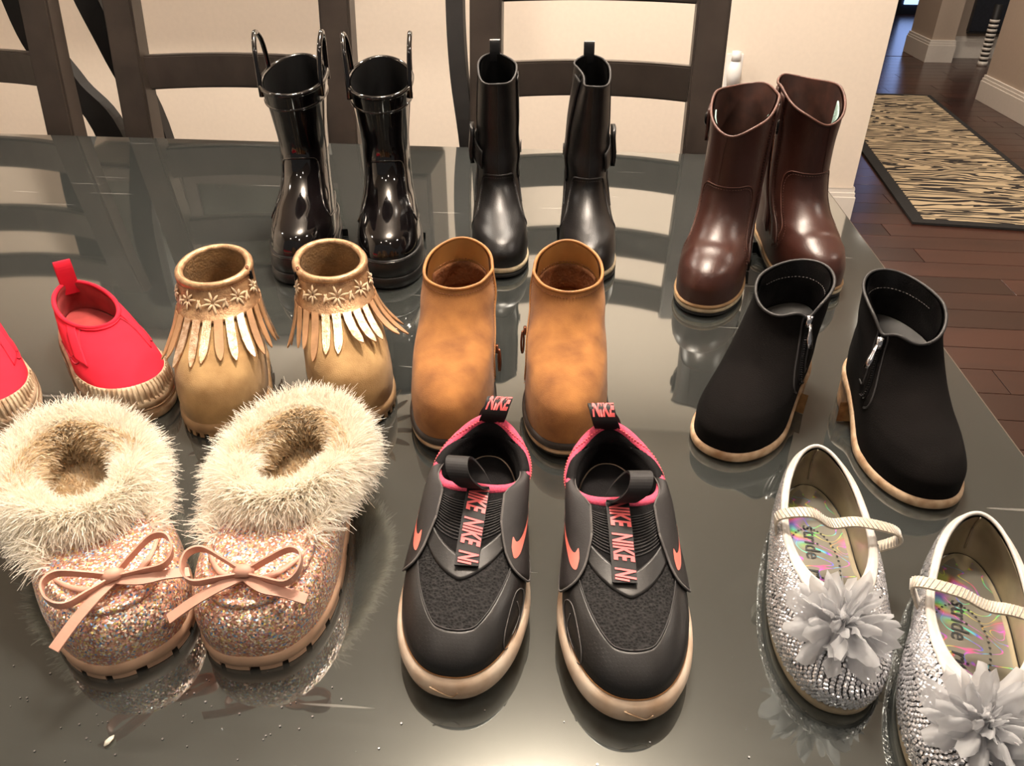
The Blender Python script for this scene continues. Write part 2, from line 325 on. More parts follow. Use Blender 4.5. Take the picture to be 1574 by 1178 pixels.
# ------------------------------------------------------------------ shoe surface
def pchip(Y, t):
    Y = np.asarray(Y, float); K = len(Y); d = np.diff(Y, axis=0); m = np.zeros_like(Y)
    m[0] = d[0]; m[-1] = d[-1]
    a, b = d[:-1], d[1:]
    with np.errstate(divide='ignore', invalid='ignore'): h = np.where(a * b > 0, 2 * a * b / (a + b + 1e-15), 0)
    m[1:-1] = h
    t = np.clip(t, 0, K - 1 - 1e-9); i = np.floor(t).astype(int); u = (t - i)[..., None]
    return ((2 * u ** 3 - 3 * u ** 2 + 1) * Y[i] + (u ** 3 - 2 * u ** 2 + u) * m[i] + (-2 * u ** 3 + 3 * u ** 2) * Y[i + 1] + (u ** 3 - u ** 2) * m[i + 1])
class Loft:
    # key: yf zf yb zb wF wB p xF sag
    def __init__(s, keys, side=1, waist=.1, lift=None, lean=0.0, bump=None, inset=.0):
        s.K = np.array(keys, float); s.side = side; s.waist = waist; s.lift = lift; s.lean = lean; s.zadd = None; s.top = len(keys) - 1; s.bump = bump
    def raw(s, t, th):
        t, th = np.broadcast_arrays(np.asarray(t, float), np.asarray(th, float)); q = pchip(s.K, t)
        yf, zf, yb, zb, wF, wB, p, xF, sag = [q[..., i] for i in range(9)]
        c = np.cos(th); sn = np.sin(th)
        c2 = np.sign(c) * np.abs(c) ** p; s2 = np.sign(sn) * np.abs(sn) ** p
        u = (1 - c2) / 2; sm = u * u * (3 - 2 * u)
        w = wB + (wF - wB) * sm
        med = (sn < 0); wst = s.waist * np.exp(-((u - .42) / .17) ** 2) * np.exp(-t * .35)
        w = w * (1 - wst * np.where(med, 1.0, .35))
        x = s2 * w + xF * u * u; y = yb + (yf - yb) * u; z = zb + (zf - zb) * u + sag * np.abs(sn) ** 1.5
        if s.zadd is not None: z = z + s.zadd(t, th)
        if s.lift is not None: z = z + s.lift(y)
        x = x + s.lean * np.maximum(z - .03, 0)
        return np.stack([x * s.side, y, z], -1)
    def frame(s, t, th):
        e = 1e-3; t = np.asarray(t, float); th = np.asarray(th, float)
        t0 = np.clip(t - e, 0, s.top); t1 = np.clip(t + e, 0, s.top)
        dt = s.raw(t1, th) - s.raw(t0, th)
        # regular near the poles of the superellipse
        dh = s.raw(t, th + .03) - s.raw(t, th - .03)
        n = unit(np.cross(dh, dt)) * s.side
        return n
    def pt(s, t, th, off=0.0):
        t, th = np.broadcast_arrays(np.asarray(t, float), np.asarray(th, float))
        P = s.raw(t, th); n = s.frame(t, th)
        if s.bump is not None: P = P + n * s.bump(t, th, P)[..., None]
        return P + n * np.asarray(off)[..., None] if np.ndim(off) else P + n * off
    def patch(s, name, mat, parent, t0, t1, h0=0, h1=2 * PI, nt=24, nh=64, off=0.0, thick=0.0, tfun0=None, tfun1=None, cap=False, flip=False):
        full = abs(h1 - h0 - 2 * PI) < 1e-6
        hh = np.linspace(h0, h1, nh, endpoint=not full)
        ta = np.full(nh, t0, float) if tfun0 is None else tfun0(hh)
        tb = np.full(nh, t1, float) if tfun1 is None else tfun1(hh)
        a = np.linspace(0, 1, nt)[:, None]
        TT = ta[None] * (1 - a) + tb[None] * a; HH = np.broadcast_to(hh[None], TT.shape)
        P = s.pt(TT, HH, off); V = P.reshape(-1, 3); F = grid_faces(nt, nh, full, flip=(s.side < 0) != flip)
        if cap: F.append(tuple(range(nh)) if ((s.side < 0) != flip) else tuple(range(nh))[::-1])
        if thick:
            V2 = s.pt(TT, HH, off - thick).reshape(-1, 3); k = len(V); F2 = [tuple(i + k for i in q)[::-1] for q in F]
            ed = []
            top = [(nt - 1) * nh + j for j in range(nh)]; bot = list(range(nh))
            def strip(L, wrap):
                for i in range(len(L) if wrap else len(L) - 1):
                    a_, b_ = L[i], L[(i + 1) % len(L)]; ed.append((a_, b_, b_ + k, a_ + k))
            strip(top, full); strip(bot, full)
            if not full: strip([i * nh for i in range(nt)], False); strip([i * nh + nh - 1 for i in range(nt)], False)
            V = np.concatenate([V, V2]); F = F + F2 + ed
            o = mk(name, V, F, mat, parent); b = bmesh.new(); b.from_mesh(o.data); bmesh.ops.recalc_face_normals(b, faces=b.faces); b.to_mesh(o.data); b.free(); return o
        return mk(name, V, F, mat, parent)
    def curve(s, pts, n=40, off=0.0, closed=False):
        q = smooth_path([(a, b) for a, b in pts], n, closed); return s.pt(q[:, 0], q[:, 1], off), s.frame(q[:, 0], q[:, 1])
    def seam(s, name, pts, mat, parent, r=.0006, n=40, off=0.0002, closed=False, flat=1):
        P, N = s.curve(pts, n, off, closed); return tube(name, P, r, mat, parent, closed=closed, n=6, up=N, flat=flat)
    def ring(s, name, t, r, mat, parent, off=0.0, n=72, flat=1.0, tf=None):
        h = np.linspace(0, 2 * PI, n, endpoint=False); tt = np.full(n, float(t)) if tf is None else tf(h)
        P = s.pt(tt, h, off); return tube(name, P, r, mat, parent, closed=True, n=10, flat=flat, up=s.frame(tt, h))
    def stitches(s, name, pts, mat, parent, step=.0032, r=.0004, n=200, off=.0005, closed=False):
        P, N = s.curve(pts, n, off, closed); return dashes(name, P, N, mat, parent, step, r)
def dashes(name, P, N, mat, parent, step=.0032, r=.0004):
    d = np.r_[0, np.cumsum(np.linalg.norm(np.diff(P, axis=0), axis=1))]; L = d[-1]; mb = MB()
    for k in range(int(L / step)):
        ds = np.linspace(k * step, k * step + step * .62, 3)
        Q = np.stack([np.interp(ds, d, P[:, i]) for i in range(3)], 1); v, f = tube_geo(Q, r, n=4, taper=[.6, 1, .6]); mb.add(v, f)
    o = mb.build(name, mat, parent, smooth=True); o['kind'] = 'stuff'; return o
def lining(L, parent, mat, tlow, off=.003, insole='insole', imat=None, nt=20, tf=None, ttop=None):
    top = L.top if ttop is None else ttop
    L.patch('lining', mat, parent, tlow, top, nt=nt, off=-off, flip=True, tfun1=tf)
    h = np.linspace(0, 2 * PI, 64, endpoint=False); P = L.pt(np.full(64, float(tlow)), h, -off - .001)
    c = P.mean(0); V = [*P, c]; F = [(i, (i + 1) % 64, 64) for i in range(64)]
    if L.side < 0: F = [f[::-1] for f in F]
    return mk(insole, V, F, imat or mat, parent)
def sole_ring(L, off, z, lift=None, n=96, t=0.0):
    h = np.linspace(0, 2 * PI, n, endpoint=False); P = L.raw(np.full(n, t), h)
    c = P[:, :2]; d = np.roll(c, -1, 0) - np.roll(c, 1, 0); nn = unit(np.stack([d[:, 1], -d[:, 0]], 1)) * L.side
    # keep outward
    cen = c.mean(0); sgn = np.sign(((c - cen) * nn).sum(1).mean()); c = c + nn * off * sgn
    lf = L.lift(c[:, 1]) if (L.lift is not None and lift is None) else (lift(c[:, 1]) if lift else 0)
    return np.c_[c, np.full(n, z) + lf]
def sole_layer(name, L, mat, parent, z0, z1, off, bulge=.0006, lift=None, bev=.0012, n=96, side_fn=None):
    prof = [(-bev, z0), (0, z0 + bev), (bulge, (z0 + z1) / 2), (0, z1 - bev), (-bev * 1.2, z1)]
    rings = [sole_ring(L, off + o, z, lift, n) for o, z in prof]
    if side_fn: rings = [side_fn(r, k) for k, r in enumerate(rings)]
    V = np.concatenate(rings); F = grid_faces(len(rings), n, True) + [tuple(range(n))[::-1], tuple((len(rings) - 1) * n + i for i in range(n))]
    o = mk(name, V, F, mat, parent); b = bmesh.new(); b.from_mesh(o.data); bmesh.ops.recalc_face_normals(b, faces=b.faces); b.to_mesh(o.data); b.free(); return o
def heel_block(L, mat, parent, yh, z0, ztop, off=.0, name='heel', taper=.002):
    n = 96; V = []; rings = []
    for z, o in ((z0, off - taper), (z0 + .001, off - taper * .7), (ztop, off)):
        P = sole_ring(L, o, 0, lambda y: 0 * y, n); P[:, 1] = np.minimum(P[:, 1], yh - (ztop - z) * .25)
        zz = z if z < ztop else None
        P[:, 2] = z if zz is not None else (ztop + (L.lift(P[:, 1]) if L.lift is not None else 0))
        rings.append(P)
    V = np.concatenate(rings); F = grid_faces(3, n, True) + [tuple(range(n))[::-1], tuple(2 * n + i for i in range(n))]
    o = mk(name, V, F, mat, parent, smooth=False); b = bmesh.new(); b.from_mesh(o.data); bmesh.ops.remove_doubles(b, verts=b.verts, dist=1e-6); bmesh.ops.recalc_face_normals(b, faces=b.faces); b.to_mesh(o.data); b.free(); return o
def heel_lift(h, y0, y1):
    def f(y):
        u = np.clip((np.asarray(y) - y0) / (y1 - y0), 0, 1); return h * (1 - u * u * (3 - 2 * u))
    return f
def spring(f, L, k=.9):
    return lambda y: (f(y) if f else 0 * np.asarray(y)) + k * np.maximum(np.asarray(y) - L * .72, 0) ** 2
def place(name, label, cat, toe, heel, group=None):
    d = Vector((toe[0] - heel[0], toe[1] - heel[1])); L = d.length; d.normalize()
    o = thing(name, label, cat, (heel[0], heel[1], T + .0003), math.atan2(-d.x, d.y), group); return o, L

# ================================================================== THE ROOM
def struct(o): o['kind'] = 'structure'; return o
fl = struct(MB().box(-4, 5, -2.5, 11, -.06, -.012).build('floor', 'dark_sole' if False else 'frame'))
pk = {}
rows = 0; pidx = 0
for r_ in range(46):
    y = 1.2 + r_ * .125
    x = .35 - random.random() * .9
    while x < (2.9 if y < 5.2 else 3.3):
        ln_ = random.choice((.9, 1.2, 1.5)); key = (ln_,)
        if x + ln_ > .35 + max(0, (y - 3.2)) * .3 and pidx < 300:
            if key not in pk:
                o = MB().box(0, ln_ - .0025, 0, .1225, -.012, 0).build('plank', 'plank', fl, bevel=.0005); pk[key] = o.data
            else:
                o = bpy.data.objects.new('plank', pk[key]); COL.objects.link(o); o.parent = fl
            o.location = (x, y, 0); pidx += 1
        x += ln_
bs = MB().box(-4, .3, 1.0, 7, -.012, -.001).build('floorboards', 'plank', fl); bs['kind'] = 'stuff'
bs = MB().box(-4, 5, 6.98, 11, -.012, -.001).build('floorboards', 'plank', fl); bs['kind'] = 'stuff'
bs = MB().box(.3, 5, -2.5, 1.1995, -.012, -.001).box(3.9, 5, 1.2, 6.98, -.012, -.001).build('floorboards', 'plank', fl); bs['kind'] = 'stuff'
WY = 3.1
struct(MB().box(-3.2, 1.03, WY, WY + .13, 0, 2.6).build('wall_back', 'wall'))
struct(MB().box(-3.33, -3.2, -.8, WY + .13, 0, 2.6).build('wall_left', 'wall'))
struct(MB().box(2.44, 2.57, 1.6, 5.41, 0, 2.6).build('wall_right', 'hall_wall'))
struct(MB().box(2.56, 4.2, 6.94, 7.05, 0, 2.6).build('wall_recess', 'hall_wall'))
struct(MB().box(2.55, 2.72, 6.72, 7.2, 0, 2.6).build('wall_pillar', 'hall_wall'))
struct(MB().box(.2, 4.2, 9.6, 9.7, 0, 2.6).build('wall_far', 'door_dark'))
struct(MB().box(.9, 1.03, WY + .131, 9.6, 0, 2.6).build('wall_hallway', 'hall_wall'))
struct(MB().box(-3.33, 4.3, -1.0, 9.75, 2.6, 2.68).build('ceiling', 'ceiling'))
def baseboard(name, x0, x1, y0, y1, h=.135):
    """square body, cove and rounded cap"""
    mb = MB(); mb.box(x0, x1, y0, y1, 0, h - .035); i = .004; mb.box(x0 + i, x1 - i, y0 + i, y1 - i, h - .035, h - .018); i = .008; mb.box(x0 + i, x1 - i, y0 + i, y1 - i, h - .018, h)
    return struct(mb.build(name, 'white_trim', bevel=.0018))
baseboard('baseboard_back', -3.2, 1.045, WY - .016, WY - .0005)
baseboard('baseboard_hallway', 1.0295, 1.0449, WY - .006, 5.0)
baseboard('baseboard_right', 2.422, 2.575, 1.6, 5.425, .15)
baseboard('baseboard_pillar', 2.53, 2.735, 6.70, 7.215, .16)
baseboard('baseboard_recess', 2.721, 4.2, 6.92, 6.9395, .16)
win = struct(MB().box(3.25, 3.5, 9.57, 9.598, .1, 2.0).build('window_1', 'window_glow'))
dr = struct(MB().box(2.35, 3.2, 9.54, 9.598, 0, 2.05).build('door_1', 'door_dark', bevel=.004))
# radiator-like striped thing, dark panel, yellow vase seen far down the hallway
sp = thing('striped_stool_leg', 'black and white striped ringed post standing by the far hallway wall', 'post', (2.93, 6.62, 0), 0)
v, f = tube_geo([(0, 0, .03), (.0, .02, .42)], .028, n=14); mk('pole', v, f, 'dark_sole', sp)
v, f = tube_geo([(0, 0, 0), (0, 0, .03)], .035, n=14); mk('foot', v, f, 'white_trim', sp)
for k in range(9):
    z = .045 + k * .032; v, f = tube_geo([(0, .02 * z / .42, z), (0, .02 * z / .42, z + .018)], .034, n=16); mk('ring', v, f, 'white_trim', sp)
pn = thing('wall_panel', 'large dark flat panel hanging above the striped post in the far room', 'panel', (3.2, 6.905, .2))
MB().box(-.33, .4, -.02, .03, 0, .7).build('screen', 'door_dark', pn, bevel=.004); MB().box(-.34, .41, -.024, -.012, -.012, .0).build('edge', 'dark_sole', pn)
cs = thing('console_table', 'dark console table at the far end of the hallway', 'table', (2.75, 8.3, 0))
MB().box(-.3, .35, -.18, .18, .56, .6).build('tabletop', 'door_dark', cs, bevel=.004)
for sx in (-.26, .31):
    for sy in (-.15, .15): MB().box(sx - .02, sx + .02, sy - .02, sy + .02, 0, .56).build('leg', 'door_dark', cs)
h = np.linspace(0, 2 * PI, 25)[:-1]; pr = [(.04, 0), (.085, .03), (.1, .08), (.085, .13), (.04, .165), (.03, .19), (.045, .2)]
V = [(r * math.cos(a), r * math.sin(a), z) for r, z in pr for a in h]; 
o = mk('vase', V, grid_faces(len(pr), 24, True) + [tuple(range(24))[::-1]], 'yellow'); o.location = (2.80, 8.3, .601); tag(o, 'round yellow vase at the far end of the dark hallway', 'vase')
# rug
rg = thing('runner_rug', 'zebra striped runner rug with a black border on the hallway floor', 'rug', (1.286, 3.08, .0012), R(-4.3))
MB().box(.05, .66, .045, 2.4, .0, .011).build('pile', 'zebra', rg, bevel=.003)
b_ = MB(); b_.box(0, .05, 0, 2.44, 0, .009).box(.66, .69, 0, 2.44, 0, .009).box(.05, .66, 0, .045, 0, .009).box(.05, .66, 2.4, 2.44, 0, .009); b_.build('border', 'black_rug', rg)
# white plug-in on the wall behind the brown boots
pl = thing('plug_in_air_freshener', 'white plug-in air freshener on the wall behind the brown boots', 'air freshener', (.5, WY - .0005, .45))
MB().box(-.03, .03, -.006, 0, .05, .17).build('wall_plate', 'white_plastic', pl, bevel=.001)
v, f = tube_geo([(0, -.035, .06), (0, -.035, .10), (0, -.035, .12), (0, -.035, .15)], .026, n=18, taper=[.7, 1, 1, .62]); mk('body', v, f, 'white_plastic', pl)
v, f = tube_geo([(0, -.035, .15), (0, -.035, .185)], .017, n=16); mk('cap', v, f, 'white_plastic', pl)
# guessed wall cabinet, added deep to shade the wall; shows mirrored in the table
pc = thing('shading_cabinet', 'guessed dark wall-hung glass-door cabinet, made deep to shade the wall, mirrored in the glass table top', 'cabinet', (-1.33, WY - .0005, T + .52))
MB().box(-.73, .73, -.3, 0, 0, .03).box(-.73, .73, -.3, 0, .75, .78).box(-.73, -.70, -.3, 0, .03, .75).box(.70, .73, -.3, 0, .03, .75).box(-.70, .70, -.02, 0, .03, .75).box(-.70, .70, -.28, -.02, .37, .385).build('body', 'chair', pc)
for k in range(3):
    x0 = -.72 + k * .48; x1 = x0 + .476; f_ = .05
    d_ = MB().box(x0, x0 + f_, -.325, -.302, .01, .77).box(x1 - f_, x1, -.325, -.302, .01, .77).box(x0 + f_, x1 - f_, -.325, -.302, .01, .06).box(x0 + f_, x1 - f_, -.325, -.302, .72, .77).build('door', 'chair', pc)
    MB().box(x0 + f_, x1 - f_, -.316, -.311, .06, .72).build('pane', 'picture', d_)
    v, f = tube_geo([(x1 - .02, -.345, .3), (x1 - .02, -.345, .45)], .005, n=8); mk('handle', v, f, 'silver', d_)

# ================================================================== TABLE
tb = thing('dining_table', 'dark glass-topped dining table covered with rows of shoes', 'table', (0, 0, 0))
MB().box(-1.55, .348, -.25, 1.318, T - .012, T).build('glass_top', 'glass_top', tb, bevel=.0018)
MB().box(-1.54, .26, -.15, 1.22, T - .05, T - .0125).build('apron', 'frame', tb, bevel=.003)
for x, y in ((-1.54, -.12), (.20, -.12), (-1.54, 1.16), (.20, 1.16)): MB().box(x, x + .06, y, y + .06, 0, T - .05).build('leg', 'frame', tb, bevel=.003)

# ================================================================== CHAIRS
def chair(cx, wd, label, stile=None, rz=0):
    c = thing('dining_chair', label, 'chair', (cx, 1.45, 0), rz, 'dark wood ladder-back chairs at the far side of the table')
    hw = wd / 2
    def post(s):
        prof = [(-.0, 0.0), (-.02, .25), (-.045, .45), (-.03, .65), (-.005, .85), (.03, 1.06), (.055, 1.15)]   # y offset, z
        y = lambda z: np.interp(z, [p[1] for p in prof], [p[0] for p in prof])
        zs = np.linspace(0, 1.15, 24); mb = []
        for z in zs:
            x0, x1 = (s * hw - .028, s * hw + .028); dy = .02 + .012 * math.exp(-((z - .45) / .25) ** 2); yy = .04 * (1 - z / .45) ** 2 * (z < .45) + y(z)
            mb += [(x0, yy - dy, z), (x1, yy - dy, z), (x1, yy + dy, z), (x0, yy + dy, z)]
        return mb, grid_faces(24, 4, True) + [(3, 2, 1, 0), (92, 93, 94, 95)]
    for s in (-1, 1):
        v, f = post(s); o = mk('post', v, f, 'chair', c, smooth=False); b = bmesh.new(); b.from_mesh(o.data); bmesh.ops.bevel(b, geom=[e for e in b.edges if abs((e.verts[0].co - e.verts[1].co).z) > .02], offset=.004, segments=2, affect='EDGES'); b.to_mesh(o.data); b.free()
    for z0, z1 in ((T + .055, T + .115), (T + .21, T + .268), (T + .335, T + .39)):
        xs = np.linspace(-hw + .024, hw - .024, 17); V = []
        yb = float(np.interp(z0, [.65, .85, 1.06, 1.15], [-.03, -.005, .03, .055]))
        for x in xs:
            yy = yb + .05 * (1 - (x / hw) ** 2); V += [(x, yy - .011, z0), (x, yy + .011, z0), (x, yy + .011, z1), (x, yy - .011, z1)]
        o = mk('rail', V, grid_faces(17, 4, True) + [(3, 2, 1, 0), (64, 65, 66, 67)], 'chair', c, smooth=False)
        b = bmesh.new(); b.from_mesh(o.data); bmesh.ops.recalc_face_normals(b, faces=b.faces); bmesh.ops.bevel(b, geom=[e for e in b.edges if abs((e.verts[0].co - e.verts[1].co).x) > .01 and e.calc_length() < .05], offset=.003, segments=2, affect='EDGES'); b.to_mesh(o.data); b.free()
    MB().box(-hw + .03, hw - .03, -.42, -.07, .42, .455).build('seat', 'chair', c, bevel=.008)
    for s in (-1, 1): MB().box(s * (hw - .05) - .018, s * (hw - .05) + .018, -.4, -.364, 0, .42).build('leg', 'chair', c, bevel=.003)
    return c
cA = chair(-.665, .40, 'dark wood ladder-back chair behind the rain boots and fringed booties')
cB = chair(-.005, .385, 'dark wood ladder-back chair behind the tall black leather boots')
cC = chair(-1.235, .42, 'leftmost dark wood ladder-back chair, cut off by the left edge of the photo')
def curved_stile(parent, pts, wdt, name='side_stile'):
    P = smooth_path(pts, 30); side = np.tile([wdt / 2, 0, 0], (30, 1)); v, f = ribbon_geo(P, side, np.tile([0, 1, 0], (30, 1)), .03); mk(name, v, f, 'dark_sole', parent, smooth=False)
curved_stile(cB, [(-.245, .06, 1.14), (-.25, .03, .98), (-.243, .0, .85), (-.225, -.02, .7), (-.222, -.0, .45), (-.222, .02, .1)], .03)
curved_stile(cC, [(.245, .09, 1.2), (.255, .085, 1.0), (.29, .09, .85), (.325, .1, .70), (.34, .1, .4), (.34, .1, .1)], .05)
curved_stile(cC, [(.085, .12, 1.15), (.11, .11, .9), (.16, .1, .8), (.235, .09, .68), (.25, .09, .3)], .06)
# clear plastic strip hanging from chair A
tg = thing('plastic_strip', 'small clear plastic tag hanging from the chair rail beside the rain boots', 'tag', (-.49, 1.425, T + .052))
P = smooth_path([(0, 0, 0), (-.006, -.002, -.02), (.004, .0, -.045), (-.002, 0, -.07), (.012, 0, -.1)], 20); ribbon('strip', P, np.tile([.011, 0, 0], (20, 1)), np.tile([0, 1, 0], (20, 1)), .001, 'clear', tg)
tube('fold', P + np.array([.004, -.001, 0]), .0012, 'white_plastic', tg, n=6)

# ================================================================== SHOES
exec_shoes = True
# ---- tall black rubber rain boots
def rain_boot(toe, heel, side, label, lean=0):
    r, L = place('rain_boot', label, 'boot', toe, heel, 'black rubber rain boots')
    k = [(L, .022, 0, .022, .040, .031, .88, .0, 0), (L + .001, .036, -.001, .04, .040, .031, .9, 0, 0), (L - .006, .052, 0, .055, .038, .030, .95, 0, 0), (L - .03, .066, .003, .066, .034, .029, .98, 0, 0),
         (L - .062, .080, .005, .08, .0295, .028, 1, 0, 0), (L - .085, .100, .006, .1, .0275, .0275, 1, 0, 0), (L - .093, .122, .004, .125, .0275, .0275, 1, 0, 0), (L - .085, .155, -.002, .162, .031, .031, 1, 0, 0),
         (L - .075, .186, -.008, .205, .0355, .0355, 1, 0, -.002)]
    Lf = Loft(k, side, .12, spring(None, L, .5), lean)
    Lf.patch('upper', 'black_rubber', r, 0, Lf.top, nt=56)
    lining(Lf, r, 'black_lining', 2.5)
    Lf.ring('rim_bead', Lf.top, .0026, 'black_rubber', r)
    Lf.ring('collar_band', Lf.top - .52, .0017, 'black_rubber', r, off=.0006)
    Lf.patch('collar', 'black_rubber', r, Lf.top - .5, Lf.top, nt=8, off=.0012)
    Lf.seam('vamp_ridge', [(2.2, PI - 1.15), (3.2, PI - .95), (4.3, PI - .85), (5.4, PI - .75), (5.65, PI - .35), (5.7, PI), (5.65, PI + .35), (5.4, PI + .75), (4.3, PI + .85), (3.2, PI + .95), (2.2, PI + 1.15)], 'black_rubber', r, .0012, 90)
    Lf.seam('side_ridge', [(2.2, PI - 1.15), (1.9, PI - 1.6), (1.9, PI - 2.2)], 'black_rubber', r, .001, 30); Lf.seam('side_ridge', [(2.2, PI + 1.15), (1.9, PI + 1.6), (1.9, PI + 2.2)], 'black_rubber', r, .001, 30)
    sole_layer('foxing', Lf, 'black_rubber_sole', r, .012, .033, .0022, .0004)
    sole_layer('outsole', Lf, 'black_rubber_sole', r, .0, .0125, .0032, .0004, bev=.001)
    Lf.ring('foxing_line', .6, .0012, 'black_rubber', r, off=.0012)
    heel_block(Lf, 'black_rubber_sole', r, L * .3, 0, .011, .0036, taper=.0005)
    for sg in (1, -1):
        h0 = PI / 2 * sg
        a = Lf.pt(Lf.top, h0 - .42, .001); b = Lf.pt(Lf.top, h0 + .42, .001)
        a, b = np.array(a), np.array(b); m = (a + b) / 2; out = unit(np.array([m[0], 0, 0])) * .003
        ah = np.array([0, 0, 1.0]); P = smooth_path([a - ah * .012, a + ah * .008, a * .85 + b * .15 + ah * .034 + out * .5, m + ah * .046 + out, b * .85 + a * .15 + ah * .034 + out * .5, b + ah * .008, b - ah * .012], 44)
        tube('pull_handle', P, .0027, 'black_rubber', r, n=10, up=(1, 0, 0))
    return r
rain_boot((-.318, .752), (-.352, .948), 1, 'tall glossy black rain boot on the left, behind the fringed booties', 0)
rain_boot((-.215, .752), (-.253, .944), -1, 'tall glossy black rain boot on the right, its toe beside the tan ankle boot', 0)

# ---- tall black leather boots
def black_boot(toe, heel, side, label, fold=.0):
    r, L = place('tall_leather_boot', label, 'boot', toe, heel, 'tall black leather boots')
    k = [(L, .012, 0, .012, .036, .027, .9, .0, 0), (L + .001, .024, -.002, .03, .0365, .028, .92, 0, 0), (L - .008, .038, -.002, .045, .035, .028, .97, 0, 0), (L - .034, .05, 0, .056, .031, .027, 1, 0, 0),
         (L - .062, .064, .003, .068, .0275, .026, 1, 0, 0), (L - .083, .086, .006, .088, .0255, .025, 1, 0, 0), (L - .088, .108, .008, .11, .025, .024, 1, 0, 0), (L - .09, .138, .008, .14, .0245, .0235, 1, 0, 0), (L - .088, .168, .008, .172, .0235, .0225, 1.0, 0, 0), (L - .086, .193, .008, .199, .0225, .021, 1, 0, -.003)]
    Lf = Loft(k, side, .12, spring(heel_lift(.012, L * .25, L * .5), L, .6), bump=lambda t, th, P: .0012 * np.sin(P[..., 2] * 150 + P[..., 1] * 60) * np.exp(-((P[..., 2] - .10) / .035) ** 2) - fold * np.clip((t - 6.5) / 2.5, 0, 1) * np.exp(-((np.mod(th, 2 * PI) - 1.5 * PI + .35) / .55) ** 2) + .0012 * np.clip((t - 6) / 3, 0, 1) * np.sin(th * 3))
    Lf.patch('upper', 'black_leather', r, 0, Lf.top, nt=60); lining(Lf, r, 'black_lining', 3)
    Lf.ring('collar_binding', Lf.top, .0013, 'frayed' if False else 'sn_leather', r)
    Lf.seam('vamp_seam', [(1.8, PI - 1.35), (3.2, PI - 1.05), (4.6, PI - .9), (5.2, PI - .7), (5.3, PI - .3), (5.3, PI), (5.3, PI + .3), (5.2, PI + .7), (4.6, PI + .9), (3.2, PI + 1.05), (1.8, PI + 1.35)], 'sn_leather', r, .0011, 90)
    Lf.stitches('vamp_stitching', [(1.8, PI - 1.28), (3.2, PI - .98), (4.6, PI - .83), (5.05, PI - .7), (5.16, PI - .3), (5.16, PI), (5.16, PI + .3), (5.05, PI + .7), (4.6, PI + .83), (3.2, PI + .98), (1.8, PI + 1.28)], 'frayed', r, .0028, .0003)
    Lf.seam('side_seam', [(3.5, PI / 2 + .3), (6, PI / 2 + .25), (8.9, PI / 2 + .2)], 'sn_leather', r, .0009); Lf.seam('side_seam', [(3.5, -PI / 2 - .3), (6, -PI / 2 - .25), (8.9, -PI / 2 - .2)], 'sn_leather', r, .0009)
    Lf.seam('front_seam', [(5.3, PI), (7, PI), (8.95, PI)], 'sn_leather', r, .0006)
    Lf.patch('zip_placket', 'black_leather', r, 4.6, 8.7, -PI / 2 - .35, -PI / 2 + .05, nt=30, nh=6, off=.002, thick=.0018)
    Lf.seam('zipper', [(4.6, -PI / 2 + .12), (6.5, -PI / 2 + .12), (8.6, -PI / 2 + .12)], 'dark_metal', r, .0012)
    P = Lf.pt(6.1, -PI / 2 - .1, .0035); v, f = tube_geo([P, P + np.array([0, .001, -.014])], .0018, n=6, flat=.4, up=(1, 0, 0)); mk('zip_pull', v, f, 'silver', r)
    if True:
        Lf.patch('ankle_strap', 'black_leather', r, 5.5, 6.3, .2, PI - .7, nt=6, nh=30, off=.0035, thick=.002)
        h0 = PI / 2; Lf.patch('buckle', 'black_leather', r, 5.2, 6.7, h0 - .15, h0 + .3, nt=6, nh=8, off=.0085, thick=.005)
    q = Lf.pt(Lf.top, .0, .001); s_ = np.array([0, 0, 1.0])
    P = smooth_path([q + (0, 0, -.01), q + (0, -.001, .004), q + (0, -.003, .012), q + (0, .001, .014), q + (0, .004, .004), q + (0, .004, -.008)], 24); ribbon('pull_loop', P, np.tile([.006, 0, 0], (24, 1)), unit(np.cross(np.gradient(P, axis=0), [1, 0, 0])), .0016, 'black_leather', r)
    sole_layer('welt', Lf, 'light_welt', r, .0065, .0122, .0018, .0003)
    sole_layer('outsole', Lf, 'dark_sole', r, .001, .0058, .0018, .0)
    heel_block(Lf, 'dark_sole', r, L * .28, 0, .006, .0012)
    return r
black_boot((-.094, .79), (-.122, .965), 1, 'tall black leather boot on the left with a side buckle, behind the left tan boot')
black_boot((.005, .787), (-.012, .965), -1, 'tall black leather boot on the right with a folded collar, behind the right tan boot', .012)

